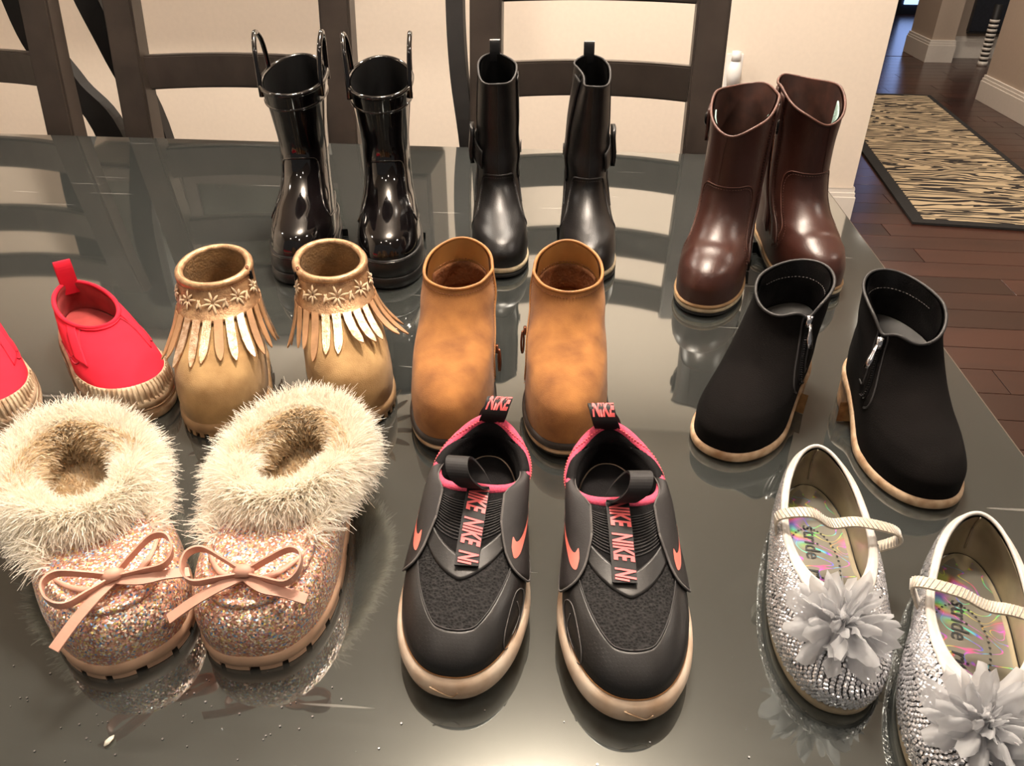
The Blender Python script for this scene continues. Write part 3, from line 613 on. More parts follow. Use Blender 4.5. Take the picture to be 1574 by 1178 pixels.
# ---- brown leather boots
def brown_boot(toe, heel, side, label, lean=0):
    r, L = place('brown_leather_boot', label, 'boot', toe, heel, 'brown leather zip boots')
    k = [(L, .012, 0, .012, .0385, .030, .88, 0, 0), (L + .001, .026, -.003, .03, .039, .031, .9, 0, 0), (L - .005, .042, -.003, .048, .0375, .031, .94, 0, 0), (L - .026, .0555, -.001, .062, .034, .030, .98, 0, 0),
         (L - .052, .066, .002, .076, .033, .030, 1, 0, 0), (L - .074, .086, .005, .094, .0325, .0295, 1, 0, 0), (L - .082, .11, .006, .116, .0325, .0305, 1, 0, 0), (L - .083, .14, .003, .148, .0325, .0315, 1, 0, 0), (L - .080, .169, -.003, .182, .033, .032, 1, 0, .005)]
    def wob(t, th, P): return .0011 * np.sin(th * 3 + t * 1.7) * np.clip((t - 5) / 3, 0, 1) + .0009 * np.sin(P[..., 1] * 260) * np.exp(-((P[..., 1] - (L - .04)) / .014) ** 2) * np.exp(-((t - 3) / 1.2) ** 2)
    Lf = Loft(k, side, .1, spring(heel_lift(.01, L * .25, L * .5), L, .5), lean, bump=wob)
    Lf.zadd = lambda t, th: np.clip((t - 6) / 2, 0, 1) ** 2 * (.004 * np.exp(-((np.mod(th, 2 * PI) - 1.5 * PI) / .4) ** 2) - .0045 * np.exp(-((th - PI) / .7) ** 2) + .0022 * np.cos(th * 3 + 1))
    Lf.patch('upper', 'brown_leather', r, 0, Lf.top, nt=60); lining(Lf, r, 'brown_lining', 3)
    Lf.ring('collar_edge', Lf.top, .0014, 'brown_edge', r)
    path = [(1.2, PI - 1.45), (2.8, PI - 1.15), (4.3, PI - 1.02), (5.5, PI - .95), (6.0, PI - .75), (6.05, PI - .35), (6.05, PI), (6.05, PI + .35), (6.0, PI + .75), (5.5, PI + .95), (4.3, PI + 1.02), (2.8, PI + 1.15), (1.2, PI + 1.45)]
    Lf.seam('vamp_seam', path, 'brown_edge', r, .0006, 90)
    Lf.stitches('vamp_stitching', [(a - .1, PI + (b - PI) * .93) for a, b in path], 'brown_edge', r, .003, .0004)
    Lf.seam('front_seam', [(6.05, PI - .3), (7, PI - .25), (7.95, PI - .2)], 'brown_lining', r, .0004)
    Lf.patch('zipper_placket', 'brown_leather', r, 1.6, Lf.top - .05, -PI / 2 - .30, -PI / 2 - .12, nt=40, nh=4, off=.0022, thick=.0016)
    Lf.patch('zipper_placket', 'brown_leather', r, 1.6, Lf.top - .05, -PI / 2 + .06, -PI / 2 + .24, nt=40, nh=4, off=.0022, thick=.0016)
    Lf.stitches('zipper_teeth', [(1.7, -PI / 2 - .03), (4, -PI / 2 - .03), (7.8, -PI / 2 - .03)], 'bronze', r, .0016, .0009)
    for hh in (-.32, .26): Lf.stitches('placket_stitching', [(1.6, -PI / 2 + hh), (4, -PI / 2 + hh), (7.9, -PI / 2 + hh)], 'brown_edge', r, .003, .0004)
    P = Lf.pt(7.45, -PI / 2 - .03, .004); h_ = np.linspace(0, 2 * PI, 20, endpoint=False); tube('zip_pull', np.stack([P[0] + 0 * h_, P[1] + .0035 * np.cos(h_), P[2] - .006 + .0065 * np.sin(h_)], 1), .0011, 'dark_metal', r, closed=True, n=6)
    # side tab with button (outer side)
    Lf.patch('button_tab', 'brown_leather', r, 6.9, 7.75, PI / 2 - .25, PI / 2 + .25, nt=6, nh=8, off=.004, thick=.003)
    P = Lf.pt(7.35, PI / 2, .0045); n_ = Lf.frame(np.array(7.35), np.array(PI / 2)); v, f = tube_geo([P, P + n_ * .0015, P + n_ * .003], .0075, n=18, taper=[1, 1, .7]); mk('button', v, f, 'dark_metal', r)
    for hh in (PI - .9, PI + .9):
        Lf.patch('fleece_patch', 'mint_fluff', r, 7.1, 7.85, hh - .35, hh + .35, nt=8, nh=8, off=-.0042, thick=.0015)
    sole_layer('welt', Lf, 'gum_sole', r, .0085, .0125, .0018, .0003)
    sole_layer('outsole', Lf, 'light_welt', r, .004, .0087, .0016, 0)
    sole_layer('tread', Lf, 'dark_sole', r, .0005, .0042, .0008, 0, bev=.0005)
    heel_block(Lf, 'dark_sole', r, L * .3, 0, .006, .001)
    return r
brown_boot((.117, .721), (.170, .906), 1, 'brown leather boot on the left with a round side button and side zipper')
brown_boot((.256, .775), (.222, .955), -1, 'brown leather boot on the right, set further back against its partner')

# ---- tan suede ankle boots
def tan_boot(toe, heel, side, label, pull):
    r, L = place('tan_ankle_boot', label, 'boot', toe, heel, 'tan suede ankle boots')
    k = [(L, .0125, 0, .0125, .0365, .030, .86, 0, 0), (L + .0015, .025, -.002, .03, .037, .0305, .88, 0, 0), (L - .002, .039, -.002, .045, .036, .030, .9, 0, 0), (L - .018, .051, -.001, .053, .0358, .030, .92, 0, 0), (L - .047, .060, .0, .061, .0352, .0305, .95, 0, 0),
         (L - .073, .069, .001, .071, .0342, .0305, .97, 0, 0), (L - .090, .082, .001, .084, .0325, .0295, .98, 0, 0), (L - .098, .094, .0, .104, .0302, .0288, .97, 0, .0)]
    def wob(t, th, P): return .0010 * np.sin(P[..., 2] * 170 + th * 2 + P[..., 0] * 90) * np.exp(-((t - 5) / 1.5) ** 2)
    Lf = Loft(k, side, .1, spring(None, L, .8), bump=wob)
    Lf.zadd = lambda t, th: np.clip((t - 5.6) / 1.4, 0, 1) ** 2 * (.0022 * np.exp(-((np.mod(th, 2 * PI) - 1.5 * PI + .45) / .28) ** 2) - .003 * np.exp(-((np.mod(th, 2 * PI) - 1.5 * PI - .05) / .14) ** 2) + .0016 * np.cos(th * 2) + .0004 * np.cos(th * 5))
    Lf.patch('upper', 'tan_suede', r, 0, Lf.top, nt=60, nh=80); lining(Lf, r, 'tan_lining', 3.6, imat='tan_insole')
    Lf.ring('collar_edge', Lf.top, .0014, 'tan_edge', r)
    hs = np.linspace(0, 2 * PI, 40)
    Lf.stitches('collar_stitching', [(Lf.top - .3, a) for a in hs[6:-6]], 'bronze', r, .0026, .0004)
    P = Lf.pt(np.full(60, 6.2), np.linspace(-1.2, 1.2, 60), -.0045); dashes('lining_stitching', P, P, 'bronze', r, .003, .0005)
    # heel counter inside the collar
    Lf.patch('heel_counter_lining', 'tan_insole', r, 4.2, 6.1, -1.25, 1.25, nt=8, nh=20, off=-.0042, thick=.001)
    hm = -PI / 2
    Lf.patch('zip_tape', 'tan_edge', r, .9, Lf.top, hm - .16, hm + .1, nt=30, nh=5, off=.0012, thick=.001)
    Lf.stitches('zipper_teeth', [(1.0, hm - .03), (4, hm - .03), (6.95, hm - .03)], 'gold', r, .0016, .0011)
    Lf.stitches('placket_stitching', [(1.0, hm - .24), (4, hm - .24), (6.95, hm - .24)], 'tan_edge', r, .0026, .0004)
    P = Lf.pt(pull, hm - .03, .003); n_ = Lf.frame(np.array(float(pull)), np.array(hm))
    h_ = np.linspace(0, 2 * PI, 24, endpoint=False); loop = np.stack([P[0] + n_[0] * (.002 + .001 * np.cos(h_)) , P[1] + .0032 * np.cos(h_), P[2] - .010 + .0105 * np.sin(h_)], 1)
    z = tube('zip_pull', loop, .0009, 'bronze', r, closed=True, n=6)
    v, f = tube_geo([P + (0, 0, .005), P, P + (0, 0, -.002)], .0022, n=8, flat=.6, up=(1, 0, 0)); mk('zip_slider', v, f, 'bronze', r)
    sole_layer('midsole', Lf, 'dark_welt', r, .007, .0132, .0022, .0004)
    sole_layer('outsole', Lf, 'cream_sole', r, .0028, .0072, .0018, 0)
    sole_layer('tread', Lf, 'dark_sole', r, .0, .003, .0, 0, bev=.0005)
    return r
tan_boot((-.100, .466), (-.113, .648), 1, 'tan suede ankle boot on the left, in front of the left tall black boot', 2.1)
tan_boot((-.008, .470), (-.018, .652), -1, 'tan suede ankle boot on the right, its zip pull hanging on its left side', 3.4)

# ---- black suede ankle boots
def suede_boot(toe, heel, side, label, pull, lean=0):
    r, L = place('black_suede_boot', label, 'boot', toe, heel, 'black suede ankle boots with tan soles')
    k = [(L, .008, 0, .008, .038, .028, .88, 0, 0), (L + .0005, .02, -.002, .025, .038, .029, .9, 0, 0), (L - .008, .032, -.002, .04, .036, .029, .95, 0, 0), (L - .024, .040, 0, .046, .0345, .029, .98, 0, 0), (L - .045, .048, .001, .054, .0325, .0285, 1, 0, 0),
         (L - .066, .058, .002, .062, .031, .0285, 1, 0, 0), (L - .079, .068, .002, .070, .030, .028, 1, 0, 0), (L - .084, .079, .0, .087, .0295, .0275, .97, 0, 0)]
    lf = spring(heel_lift(.022, L * .24, L * .64), L, .4)
    Lf = Loft(k, side, .12, lf, lean)
    Lf.zadd = lambda t, th: np.clip((t - 5.4) / 1.6, 0, 1) ** 2 * (-.0055 * np.exp(-((np.mod(th, 2 * PI) - 1.5 * PI + .72) / .2) ** 2) + .0035 * np.exp(-((np.mod(th, 2 * PI) - 1.5 * PI + 1.1) / .3) ** 2) + .0014 * np.cos(th * 2 + .6))
    Lf.patch('upper', 'black_suede', r, 0, Lf.top, nt=60); lining(Lf, r, 'black_leather', 3.6, imat='black_lining')
    Lf.ring('collar_edge', Lf.top, .0013, 'sn_leather', r)
    P = Lf.pt(np.full(60, 6.3), np.linspace(-1.5, 1.5, 60), -.0045); dashes('lining_stitching', P, P, 'frayed', r, .003, .0004)
    hm = -PI / 2
    zp = [(2.0, hm - .05), (3, hm - .25), (5, hm - .58), (6.3, hm - .72), (6.95, hm - .74)]
    zz = Lf.seam('zipper', zp, 'dark_metal', r, .0016, flat=.5); Lf.stitches('zipper_teeth', zp, 'dark_metal', zz, .0018, .0012, off=.0016)
    Lf.seam('zip_edge', [(a, b - .13) for a, b in zp], 'sn_leather', r, .0008); Lf.seam('zip_edge', [(a, b + .13) for a, b in zp], 'sn_leather', r, .0008)
    ti, hi = pull; P, N = Lf.curve(zp, 60, .003); i = int(ti * 59); q = P[i]; n_ = N[i]; d = unit(P[min(i + 3, 59)] - P[i - 3])
    v, f = tube_geo([q - d * .004, q, q + d * .005], .003, n=8, flat=.6, up=n_); mk('zip_slider', v, f, 'silver', zz)
    dd = unit(d * -.9 + n_ * .35 + np.array([0, 0, -.1])); q2 = q + n_ * .002 + dd * .001
    v, f = tube_geo([q2, q2 + dd * .006, q2 + dd * .012, q2 + dd * .019], .0022, n=8, flat=.35, up=n_, taper=[.6, .7, 1.15, 1]); mk('zip_pull', v, f, 'silver', zz)
    sole_layer('outsole', Lf, 'cream_sole', r, .0005, .0082, .0022, .0003)
    heel_block(Lf, 'tan_wedge', r, L * .36, 0, .002, .0014, taper=.001)
    return r
suede_boot((.106, .484), (.188, .618), 1, 'black suede ankle boot on the left, toe pointing left, before the brown boots', (.86, 0))
suede_boot((.254, .440), (.243, .606), -1, 'black suede ankle boot on the right with a silver zip pull, near the table edge', (.74, 0), 0)

# ---- fringed sand suede booties
def flower(Lf, t, h, rad, mat, r, npet=8):
    mb = MB(); c = Lf.pt(t, h, .0030); n_ = Lf.frame(np.array(float(t)), np.array(float(h))); u = unit(np.cross(n_, [0, 0, 1.0])); v_ = np.cross(n_, u)
    for k in range(npet):
        a = k * 2 * PI / npet + .2; d = u * math.cos(a) + v_ * math.sin(a); rr = rad * (1 if k % 2 == 0 else .72)
        vv, ff = tube_geo([c + d * rad * .12, c + d * rr * .45 + n_ * .0007, c + d * rr * .75 + n_ * .0006, c + d * rr], .0011, n=6, up=n_, flat=.6, taper=[.5, 1, .9, .3]); mb.add(vv, ff)
    return mb.build('flower_embroidery', mat, r, smooth=True)
def fringe_bootie(toe, heel, side, label, zipside, seed, sweep=0):
    rnd = random.Random(seed)
    r, L = place('fringed_bootie', label, 'bootie', toe, heel, 'sand suede fringed booties')
    k = [(L, .010, 0, .010, .038, .030, .84, 0, 0), (L + .002, .024, -.002, .03, .0395, .031, .86, 0, 0), (L - .002, .040, -.002, .045, .0385, .031, .88, 0, 0), (L - .018, .053, .0, .055, .037, .03, .9, 0, 0), (L - .043, .061, .003, .062, .0355, .030, .95, 0, 0),
         (L - .062, .070, .005, .071, .034, .0295, 1, 0, 0), (L - .076, .083, .006, .084, .0315, .029, 1, 0, 0), (L - .082, .095, .004, .101, .0298, .028, 1, 0, .0)]
    Lf = Loft(k, side, .08, spring(None, L, .6))
    Lf.patch('upper', 'sand_suede', r, 0, Lf.top, nt=56, nh=80); lining(Lf, r, 'sand_lining', 3.2, off=.004)
    Lf.patch('fringe_yoke', 'rose_metal', r, 5.0, Lf.top, nt=14, off=.0022, thick=.0012)
    Lf.ring('collar_binding', Lf.top, .0036, 'rose_metal', r)
    Lf.stitches('binding_stitching', [(Lf.top - .28, a) for a in np.linspace(.1, 2 * PI - .1, 60)], 'bronze', r, .0022, .0003, off=.0024)
    N = 24
    for i in range(N):
        h = .35 + (2 * PI - .7) * i / (N - 1); t0 = 5.12
        P0 = Lf.pt(t0, h, .003); n0 = Lf.frame(np.array(t0), np.array(h)); tan = unit(Lf.pt(t0, h + .05) - Lf.pt(t0, h - .05))
        ln = (.043 + rnd.uniform(-.004, .005)) * (1 if abs(h - PI) > .5 else 1.0)
        down = unit(Lf.pt(t0 - .3, h) - Lf.pt(t0, h)); flare = .0 + .10 * abs(math.sin(h)) ** 2 + rnd.uniform(0, .10) + sweep * (.22 if math.sin(h) * side < 0 else 0)
        drift = rnd.uniform(-.25, .25) + .25 * math.sin(h) * 0
        pts = [P0]; n = 12
        # hang along the boot surface, resting on the vamp in front, flaring at the sides
        front = max(0, -math.cos(h))
        d0 = unit(down + n0 * (.04 + .10 * front))
        for j in range(1, n):
            u = j / (n - 1); dd = unit(d0 + n0 * flare * u * 1.6 + tan * drift * u); pts.append(pts[-1] + dd * ln / (n - 1))
        P = np.array(pts)
        wdt = .0035 * np.array([1, 1, 1, 1, 1, 1, 1, .98, .92, .8, .55, .12])
        fwd = np.gradient(P, axis=0); upv = unit(np.cross(np.tile(tan, (n, 1)), fwd)); upv *= np.sign((upv * n0).sum(1))[:, None]
        foil = abs(h - PI) < .75 or rnd.random() < .12
        ribbon('fringe_strand', P, tan * wdt[:, None], upv, .0011, 'foil' if (foil and rnd.random() < .75) else 'fringe', r)
    for dh, dt, rad in ((-1.15, .42, .0068), (-.62, .36, .0085), (0.02, .30, .0098), (.62, .36, .0082), (1.15, .42, .0068)): flower(Lf, 5.45 + dt * 1.6, PI + dh, rad * 1.1, 'thread_cream', r)
    for dh in (-.9, -.32, .3, .88):
        for q in (-.06, .06): 
            P, Nn = Lf.curve([(5.6, PI + dh + q), (6.15, PI + dh - q * .5)], 5, .0030); tube('stitch_leaf', P, .0011, 'thread_cream', r, n=6, taper=[.3, 1, 1.1, .8, .3], up=Nn, flat=.6)
    hz = zipside * PI * .62
    P = Lf.pt(np.linspace(6.5, 7, 8), np.full(8, hz), .003); tube('zipper', P, .0017, 'dark_metal', r, n=6)
    Q = Lf.pt(Lf.top, hz, .001); v, f = tube_geo([Q + (0, 0, .004), Q + (0, 0, -.005)], .0028, n=8, flat=.5, up=(1, 0, 0)); mk('zip_slider', v, f, 'bronze', r)
    sole_layer('outsole', Lf, 'gum_sole', r, .0025, .0125, .0022, .0005)
    mb = MB(); n = 72; Pr = sole_ring(Lf, .0024, 0, None, n)
    for i in range(0, n, 2):
        a, b = Pr[i], Pr[(i + 1) % n]; c = (a + b) / 2; inn = unit(np.array([0, L * .5, 0]) - np.array([c[0], c[1], 0])) * .006
        z = a[2]
        mb.add([a + (0, 0, 0), b + (0, 0, 0), b + inn, a + inn, a + (0, 0, .0075), b + (0, 0, .0075), b + inn + (0, 0, .0075), a + inn + (0, 0, .0075)], [(0, 3, 2, 1), (4, 5, 6, 7), (0, 1, 5, 4), (1, 2, 6, 5), (2, 3, 7, 6), (3, 0, 4, 7)])
    mb.build('sole_lugs', 'gum_sole', r); sole_layer('tread', Lf, 'gum_sole', r, 0, .003, -.002, 0, bev=.0005)
    return r
fringe_bootie((-.284, .470), (-.330, .618), 1, 'sand suede bootie with metallic fringe, on the left beside the red shoe', -1, 3)
fringe_bootie((-.176, .496), (-.240, .64), -1, 'sand suede bootie with fringe sweeping right, in front of the rain boots', -1, 5, 1)

# ---- red canvas slip-ons
def red_shoe(toe, heel, side, label):
    r, L = place('red_slip_on', label, 'shoe', toe, heel, 'red canvas slip-on shoes')
    k = [(L - .002, .016, 0, .016, .0375, .029, .84, 0, 0), (L - .004, .026, -.001, .026, .037, .029, .88, 0, 0), (L - .020, .034, 0, .034, .0345, .0285, .95, 0, 0), (L - .042, .040, .001, .040, .032, .0275, 1, 0, 0), (L - .066, .045, .002, .044, .029, .0265, 1, 0, 0),
         (L - .084, .049, .003, .048, .0255, .0245, 1, 0, -.001), (L - .089, .051, .003, .051, .024, .0235, 1, 0, -.002)]
    Lf = Loft(k, side, .08, None)
    Lf.patch('upper', 'red_canvas', r, 0, Lf.top, nt=56, nh=72); lining(Lf, r, 'red_lining', .6, off=.0025)
    Lf.ring('collar_binding', Lf.top, .0021, 'red_canvas', r)
    for sg in (1, -1):
        g = [(5.95, PI - sg * .55), (5.2, PI - sg * .7), (4.2, PI - sg * .82), (3.1, PI - sg * .9), (2.2, PI - sg * 1.05), (1.7, PI - sg * 1.25), (1.9, PI - sg * 1.5), (1.4, PI - sg * 1.75), (.7, PI - sg * 1.85)]
        Lf.seam('gore_seam', g, 'red_seam', r, .0008, 70)
        Lf.stitches('gore_stitching', [(a, b - sg * .16) for a, b in g[:6]], 'red_seam', r, .003, .0005)
        Lf.patch('gore_panel', 'red_canvas', r, 2.2, 5.8, min(PI - sg * .85, PI - sg * 1.15), max(PI - sg * .85, PI - sg * 1.15), nt=20, nh=8, off=.0009, thick=.0008)
    # tongue: rises in the middle of the throat
    Lf.patch('tongue_edge', 'red_canvas', r, 5.2, Lf.top, PI - .75, PI + .75, nt=8, nh=20, off=.0012, thick=.0022)
    # toe cap of ribbed rubber
    capf = lambda h: .3 + 1.15 * np.clip(np.cos((h - PI) / 1.0 * 1.0), 0, 1) ** .8
    hc0, hc1 = PI - 1.35, PI + 1.35
    Lf.patch('toe_cap', 'worn_rubber', r, 0, 0, hc0, hc1, nt=12, nh=60, off=.0012, thick=.001, tfun0=lambda h: 0 * h, tfun1=capf)
    for i in range(30):
        h = hc0 + .12 + (hc1 - hc0 - .24) * i / 29; t1 = float(capf(np.array(h))); P, Nn = Lf.curve([(.12, h), (t1 * .5, h), (t1 - .04, h)], 8, .0018)
        tube('toe_cap_rib', P, .0011, 'worn_rubber', r, n=6, up=Nn, flat=.9)
    sole_layer('foxing', Lf, 'worn_rubber', r, .011, .0195, .0022, .0006)
    sole_layer('outsole', Lf, 'worn_rubber', r, 0, .0115, .0034, .0007, lift=spring(None, L, .0))
    P = sole_ring(Lf, .0034, .0113, lambda y: 0 * y, 96); tube('sole_groove', P, .0006, 'groove', r, closed=True, n=6)
    q = Lf.pt(Lf.top, 0.0, .0); P = smooth_path([q + (0, -.003, -.012), q + (0, -.003, .004), q + (0, -.004, .018), q + (0, -.001, .022), q + (0, .002, .016), q + (0, .003, .002), q + (0, .003, -.01)], 26)
    ribbon('heel_tab', P, np.tile([.0075, 0, 0], (26, 1)), unit(np.cross(np.gradient(P, axis=0), [1, 0, 0])), .0016, 'red_canvas', r)
    return r
red_shoe((-.352, .487), (-.500, .632), -1, 'red canvas slip-on shoe shown whole, left of the fringed booties')
red_shoe((-.455, .447), (-.588, .59), 1, 'red canvas slip-on shoe cut off by the left edge of the photo')

# ---- black and pink sneakers
SW = [(0, .30), (.06, .12), (.17, .03), (.30, .06), (.62, .26), (1, .50), (.60, .34), (.33, .235), (.2, .22), (.10, .28), (.03, .40)]
def swoosh(Lf, t0, h0, dt, dh, name, mat, r, off=.003):
    """polygon in (t, theta) space, fan-filled as a strip between its lower and upper edge"""
    lo = smooth_path([(0, .30), (.05, .12), (.17, .03), (.30, .06), (.62, .26), (1, .52)], 24); up = smooth_path([(0, .30), (.02, .42), (.10, .29), (.2, .24), (.33, .25), (.60, .35), (1, .52)], 24)
    V = []; 
    for a, b in zip(lo, up):
        for w_ in (0, .5, 1):
            q = a * (1 - w_) + b * w_; V.append(Lf.pt(t0 + dt * q[1], h0 + dh * q[0], off))
    F = grid_faces(24, 3)
    return mk(name, V, F, mat, r)
def sneaker(toe, heel, side, label, txtside, tabtilt):
    r, L = place('sneaker', label, 'sneaker', toe, heel, 'black and pink slip-on sneakers')
    k = [(L - .004, .015, .002, .019, .0385, .030, .86, -.002, 0), (L - .006, .026, .000, .032, .0385, .030, .88, -.002, 0), (L - .020, .037, .001, .042, .0365, .029, .92, -.002, 0), (L - .042, .044, .003, .048, .0335, .028, .97, -.001, 0), (L - .066, .051, .004, .052, .0325, .0285, 1, 0, 0),
         (L - .086, .058, .005, .055, .0315, .0275, 1, 0, -.002), (L - .101, .063, .005, .058, .031, .0265, 1, 0, -.006), (L - .106, .065, .001, .064, .0305, .0255, 1, 0, -.012)]
    Lf = Loft(k, side, .14, None)
    Lf.patch('upper', 'sn_black', r, 0, Lf.top, nt=60, nh=80); lining(Lf, r, 'sn_black', 1.1, off=.003)
    Lf.ring('collar_binding', Lf.top, .0034, 'pink', r, off=-.001, flat=.9)
    Lf.stitches('collar_stitching', [(Lf.top - .12, a) for a in np.linspace(0, 2 * PI, 60)], 'coral', r, .0024, .0006, off=-.0042)
    # front facing band of the binding
    Lf.patch('collar_trim', 'pink', r, Lf.top - .55, Lf.top, PI - 1.35, PI + 1.35, nt=6, nh=36, off=.0012, thick=.001)
    # toe overlay: wraps the toe, with a mesh window in the middle of the vamp
    inner = lambda h: 2.05 + 1.3 * np.clip((np.abs(h - PI) - .25) / 1.1, 0, 1) ** 1.1
    Lf.patch('toe_overlay', 'toe_tpu', r, 0, 0, PI - 1.75, PI + 1.75, nt=20, nh=80, off=.0011, thick=.0008, tfun0=lambda h: 0 * h, tfun1=inner)
    Lf.patch('mesh_window', 'mesh', r, 0, 0, PI - 1.25, PI + 1.25, nt=24, nh=60, off=.0006, tfun0=lambda h: inner(h) - .02, tfun1=lambda h: 3.3 + .55 * np.clip(np.abs(h - PI) / 1.0, 0, 1))
    Lf.patch('vamp_band', 'toe_tpu', r, 0, 0, PI - 1.5, PI + 1.5, nt=8, nh=60, off=.0013, thick=.0008, tfun0=lambda h: 3.25 + .5 * np.clip(np.abs(h - PI) / 1.1, 0, 1), tfun1=lambda h: 3.85 + .6 * np.clip(np.abs(h - PI) / 1.1, 0, 1))
    for sg in (1, -1):
        Lf.seam('overlay_edge', [(float(inner(np.array(PI + sg * q))) , PI + sg * q) for q in np.linspace(.0, 1.5, 12)], 'sn_leather', r, .0005, 50, off=.0012)
    Lf.seam('toe_emblem_line', [(.5, PI + .75), (1.3, PI + .72), (1.9, PI + .95), (1.4, PI + 1.15), (.7, PI + 1.1)], 'frayed', r, .00035, 40, off=.0014, closed=True)
    Lf.seam('toe_emblem_swoosh', [(.8, PI + .85), (1.0, PI + 1.02), (1.6, PI + .98)], 'frayed', r, .0003, 20, off=.0014)
    # side straps
    for sg, a0, a1 in ((1, PI - .62, PI - 2.05), (-1, PI + .62, PI + 2.05)):
        h0, h1 = min(a0, a1), max(a0, a1)
        edge0 = lambda h: 1.2 + 2.8 * np.clip(1 - (np.abs(h - PI) - .62) / .8, 0, 1) ** 1.2 * 1.0
        def e0(h): q = np.clip((np.abs(h - PI) - .62) / 1.43, 0, 1); return 4.35 - 3.3 * np.clip(q * 2.0, 0, 1) ** .8 + .5 * np.clip(.1 - q, 0, 1) * 5
        def e1(h): q = np.clip((np.abs(h - PI) - .62) / 1.43, 0, 1); return 6.0 + .35 * np.clip(q * 4, 0, 1) - .3 * np.clip(.08 - q, 0, 1) * 10
        strp = Lf.patch('side_strap', 'sn_leather', r, 0, 0, h0, h1, nt=26, nh=40, off=.0030, thick=.0016, tfun0=e0, tfun1=e1)
        hh = np.linspace(h0, h1, 40); Lf.seam('strap_edge', list(zip(e0(hh), hh)), 'frayed', strp, .00075, 60, off=.0028)
        he = a0; Lf.seam('strap_edge', [(float(e0(np.array(he))), he), (float(e1(np.array(he))), he)], 'frayed', strp, .00075, 30, off=.0028)
        Lf.seam('strap_edge', list(zip(e1(hh), hh)), 'frayed', strp, .0006, 60, off=.0028)
        swoosh(Lf, 2.7, PI - sg * .88, 2.3, -sg * 1.05, 'swoosh_mark', 'swoosh', strp, .0033)
    # ribbed elastic across the instep
    for j in range(14):
        t_ = 4.3 + j * .1; Lf.seam('elastic_rib', [(t_, PI - .72), (t_, PI), (t_, PI + .72)], 'sn_elastic', r, .00055, 24, off=.0001)
    # centre webbing with lettering running from collar to toe
    n = 60; tt = np.linspace(6.75, 3.55, n); hh = PI + side * txtside * .10 + 0 * tt
    P = Lf.pt(tt, hh, .0034); Nn = Lf.frame(tt, hh); fw = unit(np.gradient(P, axis=0)); sd = unit(np.cross(Nn, fw)); wd = .0068
    web = ribbon('tongue_webbing', P, sd * wd, Nn, .0014, 'sn_elastic', r)
    d = np.r_[0, np.cumsum(np.linalg.norm(np.diff(P, axis=0), axis=1))]; LL = d[-1]
    def on_web(vx, vy, path, dd, N_, S_, off): 
        p = np.stack([np.interp(vx, dd, path[:, i]) for i in range(3)], 1); nn = np.stack([np.interp(vx, dd, N_[:, i]) for i in range(3)], 1); ss = np.stack([np.interp(vx, dd, S_[:, i]) for i in range(3)], 1)
        return p + nn * off + ss * vy[:, None]
    TV, TF = text_geo('NIKE', .0125, .0004, .35)
    # letter tops point towards the photograph's right, which is local -x
    sg = -1.0 if sd[n // 2][0] > 0 else 1.0
    sfl = sd * (1 if (-1 * sd[n // 2][0]) > 0 else -1)
    cx_ = .008
    k_ = 0
    while cx_ < LL + .006:
        vx = TV[:, 0] * .62 + cx_; keep = (vx > .0) & (vx < LL)
        V = on_web(np.clip(vx, 0, LL), TV[:, 1] * 1.25, P, d, Nn, sfl, .0012)
        F = [f for f in TF if all(keep[i] for i in f)]
        if F: mk('printed_word', V, F, 'coral', web)
        cx_ += .0215
    # webbing pull loop standing at the top of the tongue
    q0 = P[4]; t_ = np.array([tabtilt * .012, 0, 0])
    lp = smooth_path([q0 + (0, .0, .001), q0 + t_ * .3 + (0, .006, .006), q0 + t_ * .8 + (0, .009, .016), q0 + t_ + (0, .003, .022), q0 + t_ * .9 + (0, -.006, .018), q0 + t_ * .4 + (0, -.008, .008), q0 + (0, -.004, .002)], 36)
    lup = unit(np.cross(np.gradient(lp, axis=0), [1, 0, 0])); ribbon('tongue_pull_loop', lp, np.tile([.0066, 0, 0], (36, 1)), lup, .0014, 'sn_elastic', r)
    # heel loop
    q = Lf.pt(Lf.top, 0.0, .001); t2 = np.array([-tabtilt * .006, 0, 0])
    hp = smooth_path([q + (0, -.001, -.014), q + (0, -.003, .0) , q + t2 * .6 + (0, -.005, .007), q + t2 + (0, -.006, .013), q + t2 + (0, .002, .016), q + t2 * .6 + (0, .007, .008), q + (0, .003, -.002)], 40)
    hup = unit(np.cross(np.gradient(hp, axis=0), [1, 0, 0])); 
    hd = np.r_[0, np.cumsum(np.linalg.norm(np.diff(hp, axis=0), axis=1))]; out = hup * np.sign((hup[8] * np.array([0, -1, 0])).sum())
    hl = ribbon('heel_loop', hp, np.tile([.0085, 0, 0], (40, 1)), hup, .0018, 'sn_elastic', r)
    TV2, TF2 = text_geo('NIKE', .0112, .0005, .3)
    mid = hd[-1] * .66; vx = mid + TV2[:, 0] * 0 ; 
    # the word runs across the loop on its toe-facing side
    p = np.stack([np.interp(mid - TV2[:, 1] * 1.3, hd, hp[:, i]) for i in range(3)], 1); nn = np.stack([np.interp(mid - TV2[:, 1] * 1.3, hd, out[:, i]) for i in range(3)], 1)
    V = p + nn * .0013 + np.c_[-TV2[:, 0] * .6, 0 * TV2[:, 0], 0 * TV2[:, 0]]
    mk('printed_word', V, TF2, 'coral', hl)
    V = np.stack([np.interp(mid * .62 - TV2[:, 1] * 1.1, hd, hp[:, i]) for i in range(3)], 1)
    # midsole
    ms = lambda y: .010 * np.exp(-(np.asarray(y) / .03) ** 2) - .0025 * np.clip((np.asarray(y) - L * .75) / (L * .25), 0, 1)
    prof = [(-.004, 0), (-.001, .0015), (.0028, .008), (.0040, .014), (.0032, .019), (.0008, .0225), (-.003, .0232)]
    nn_ = 120; rings = []
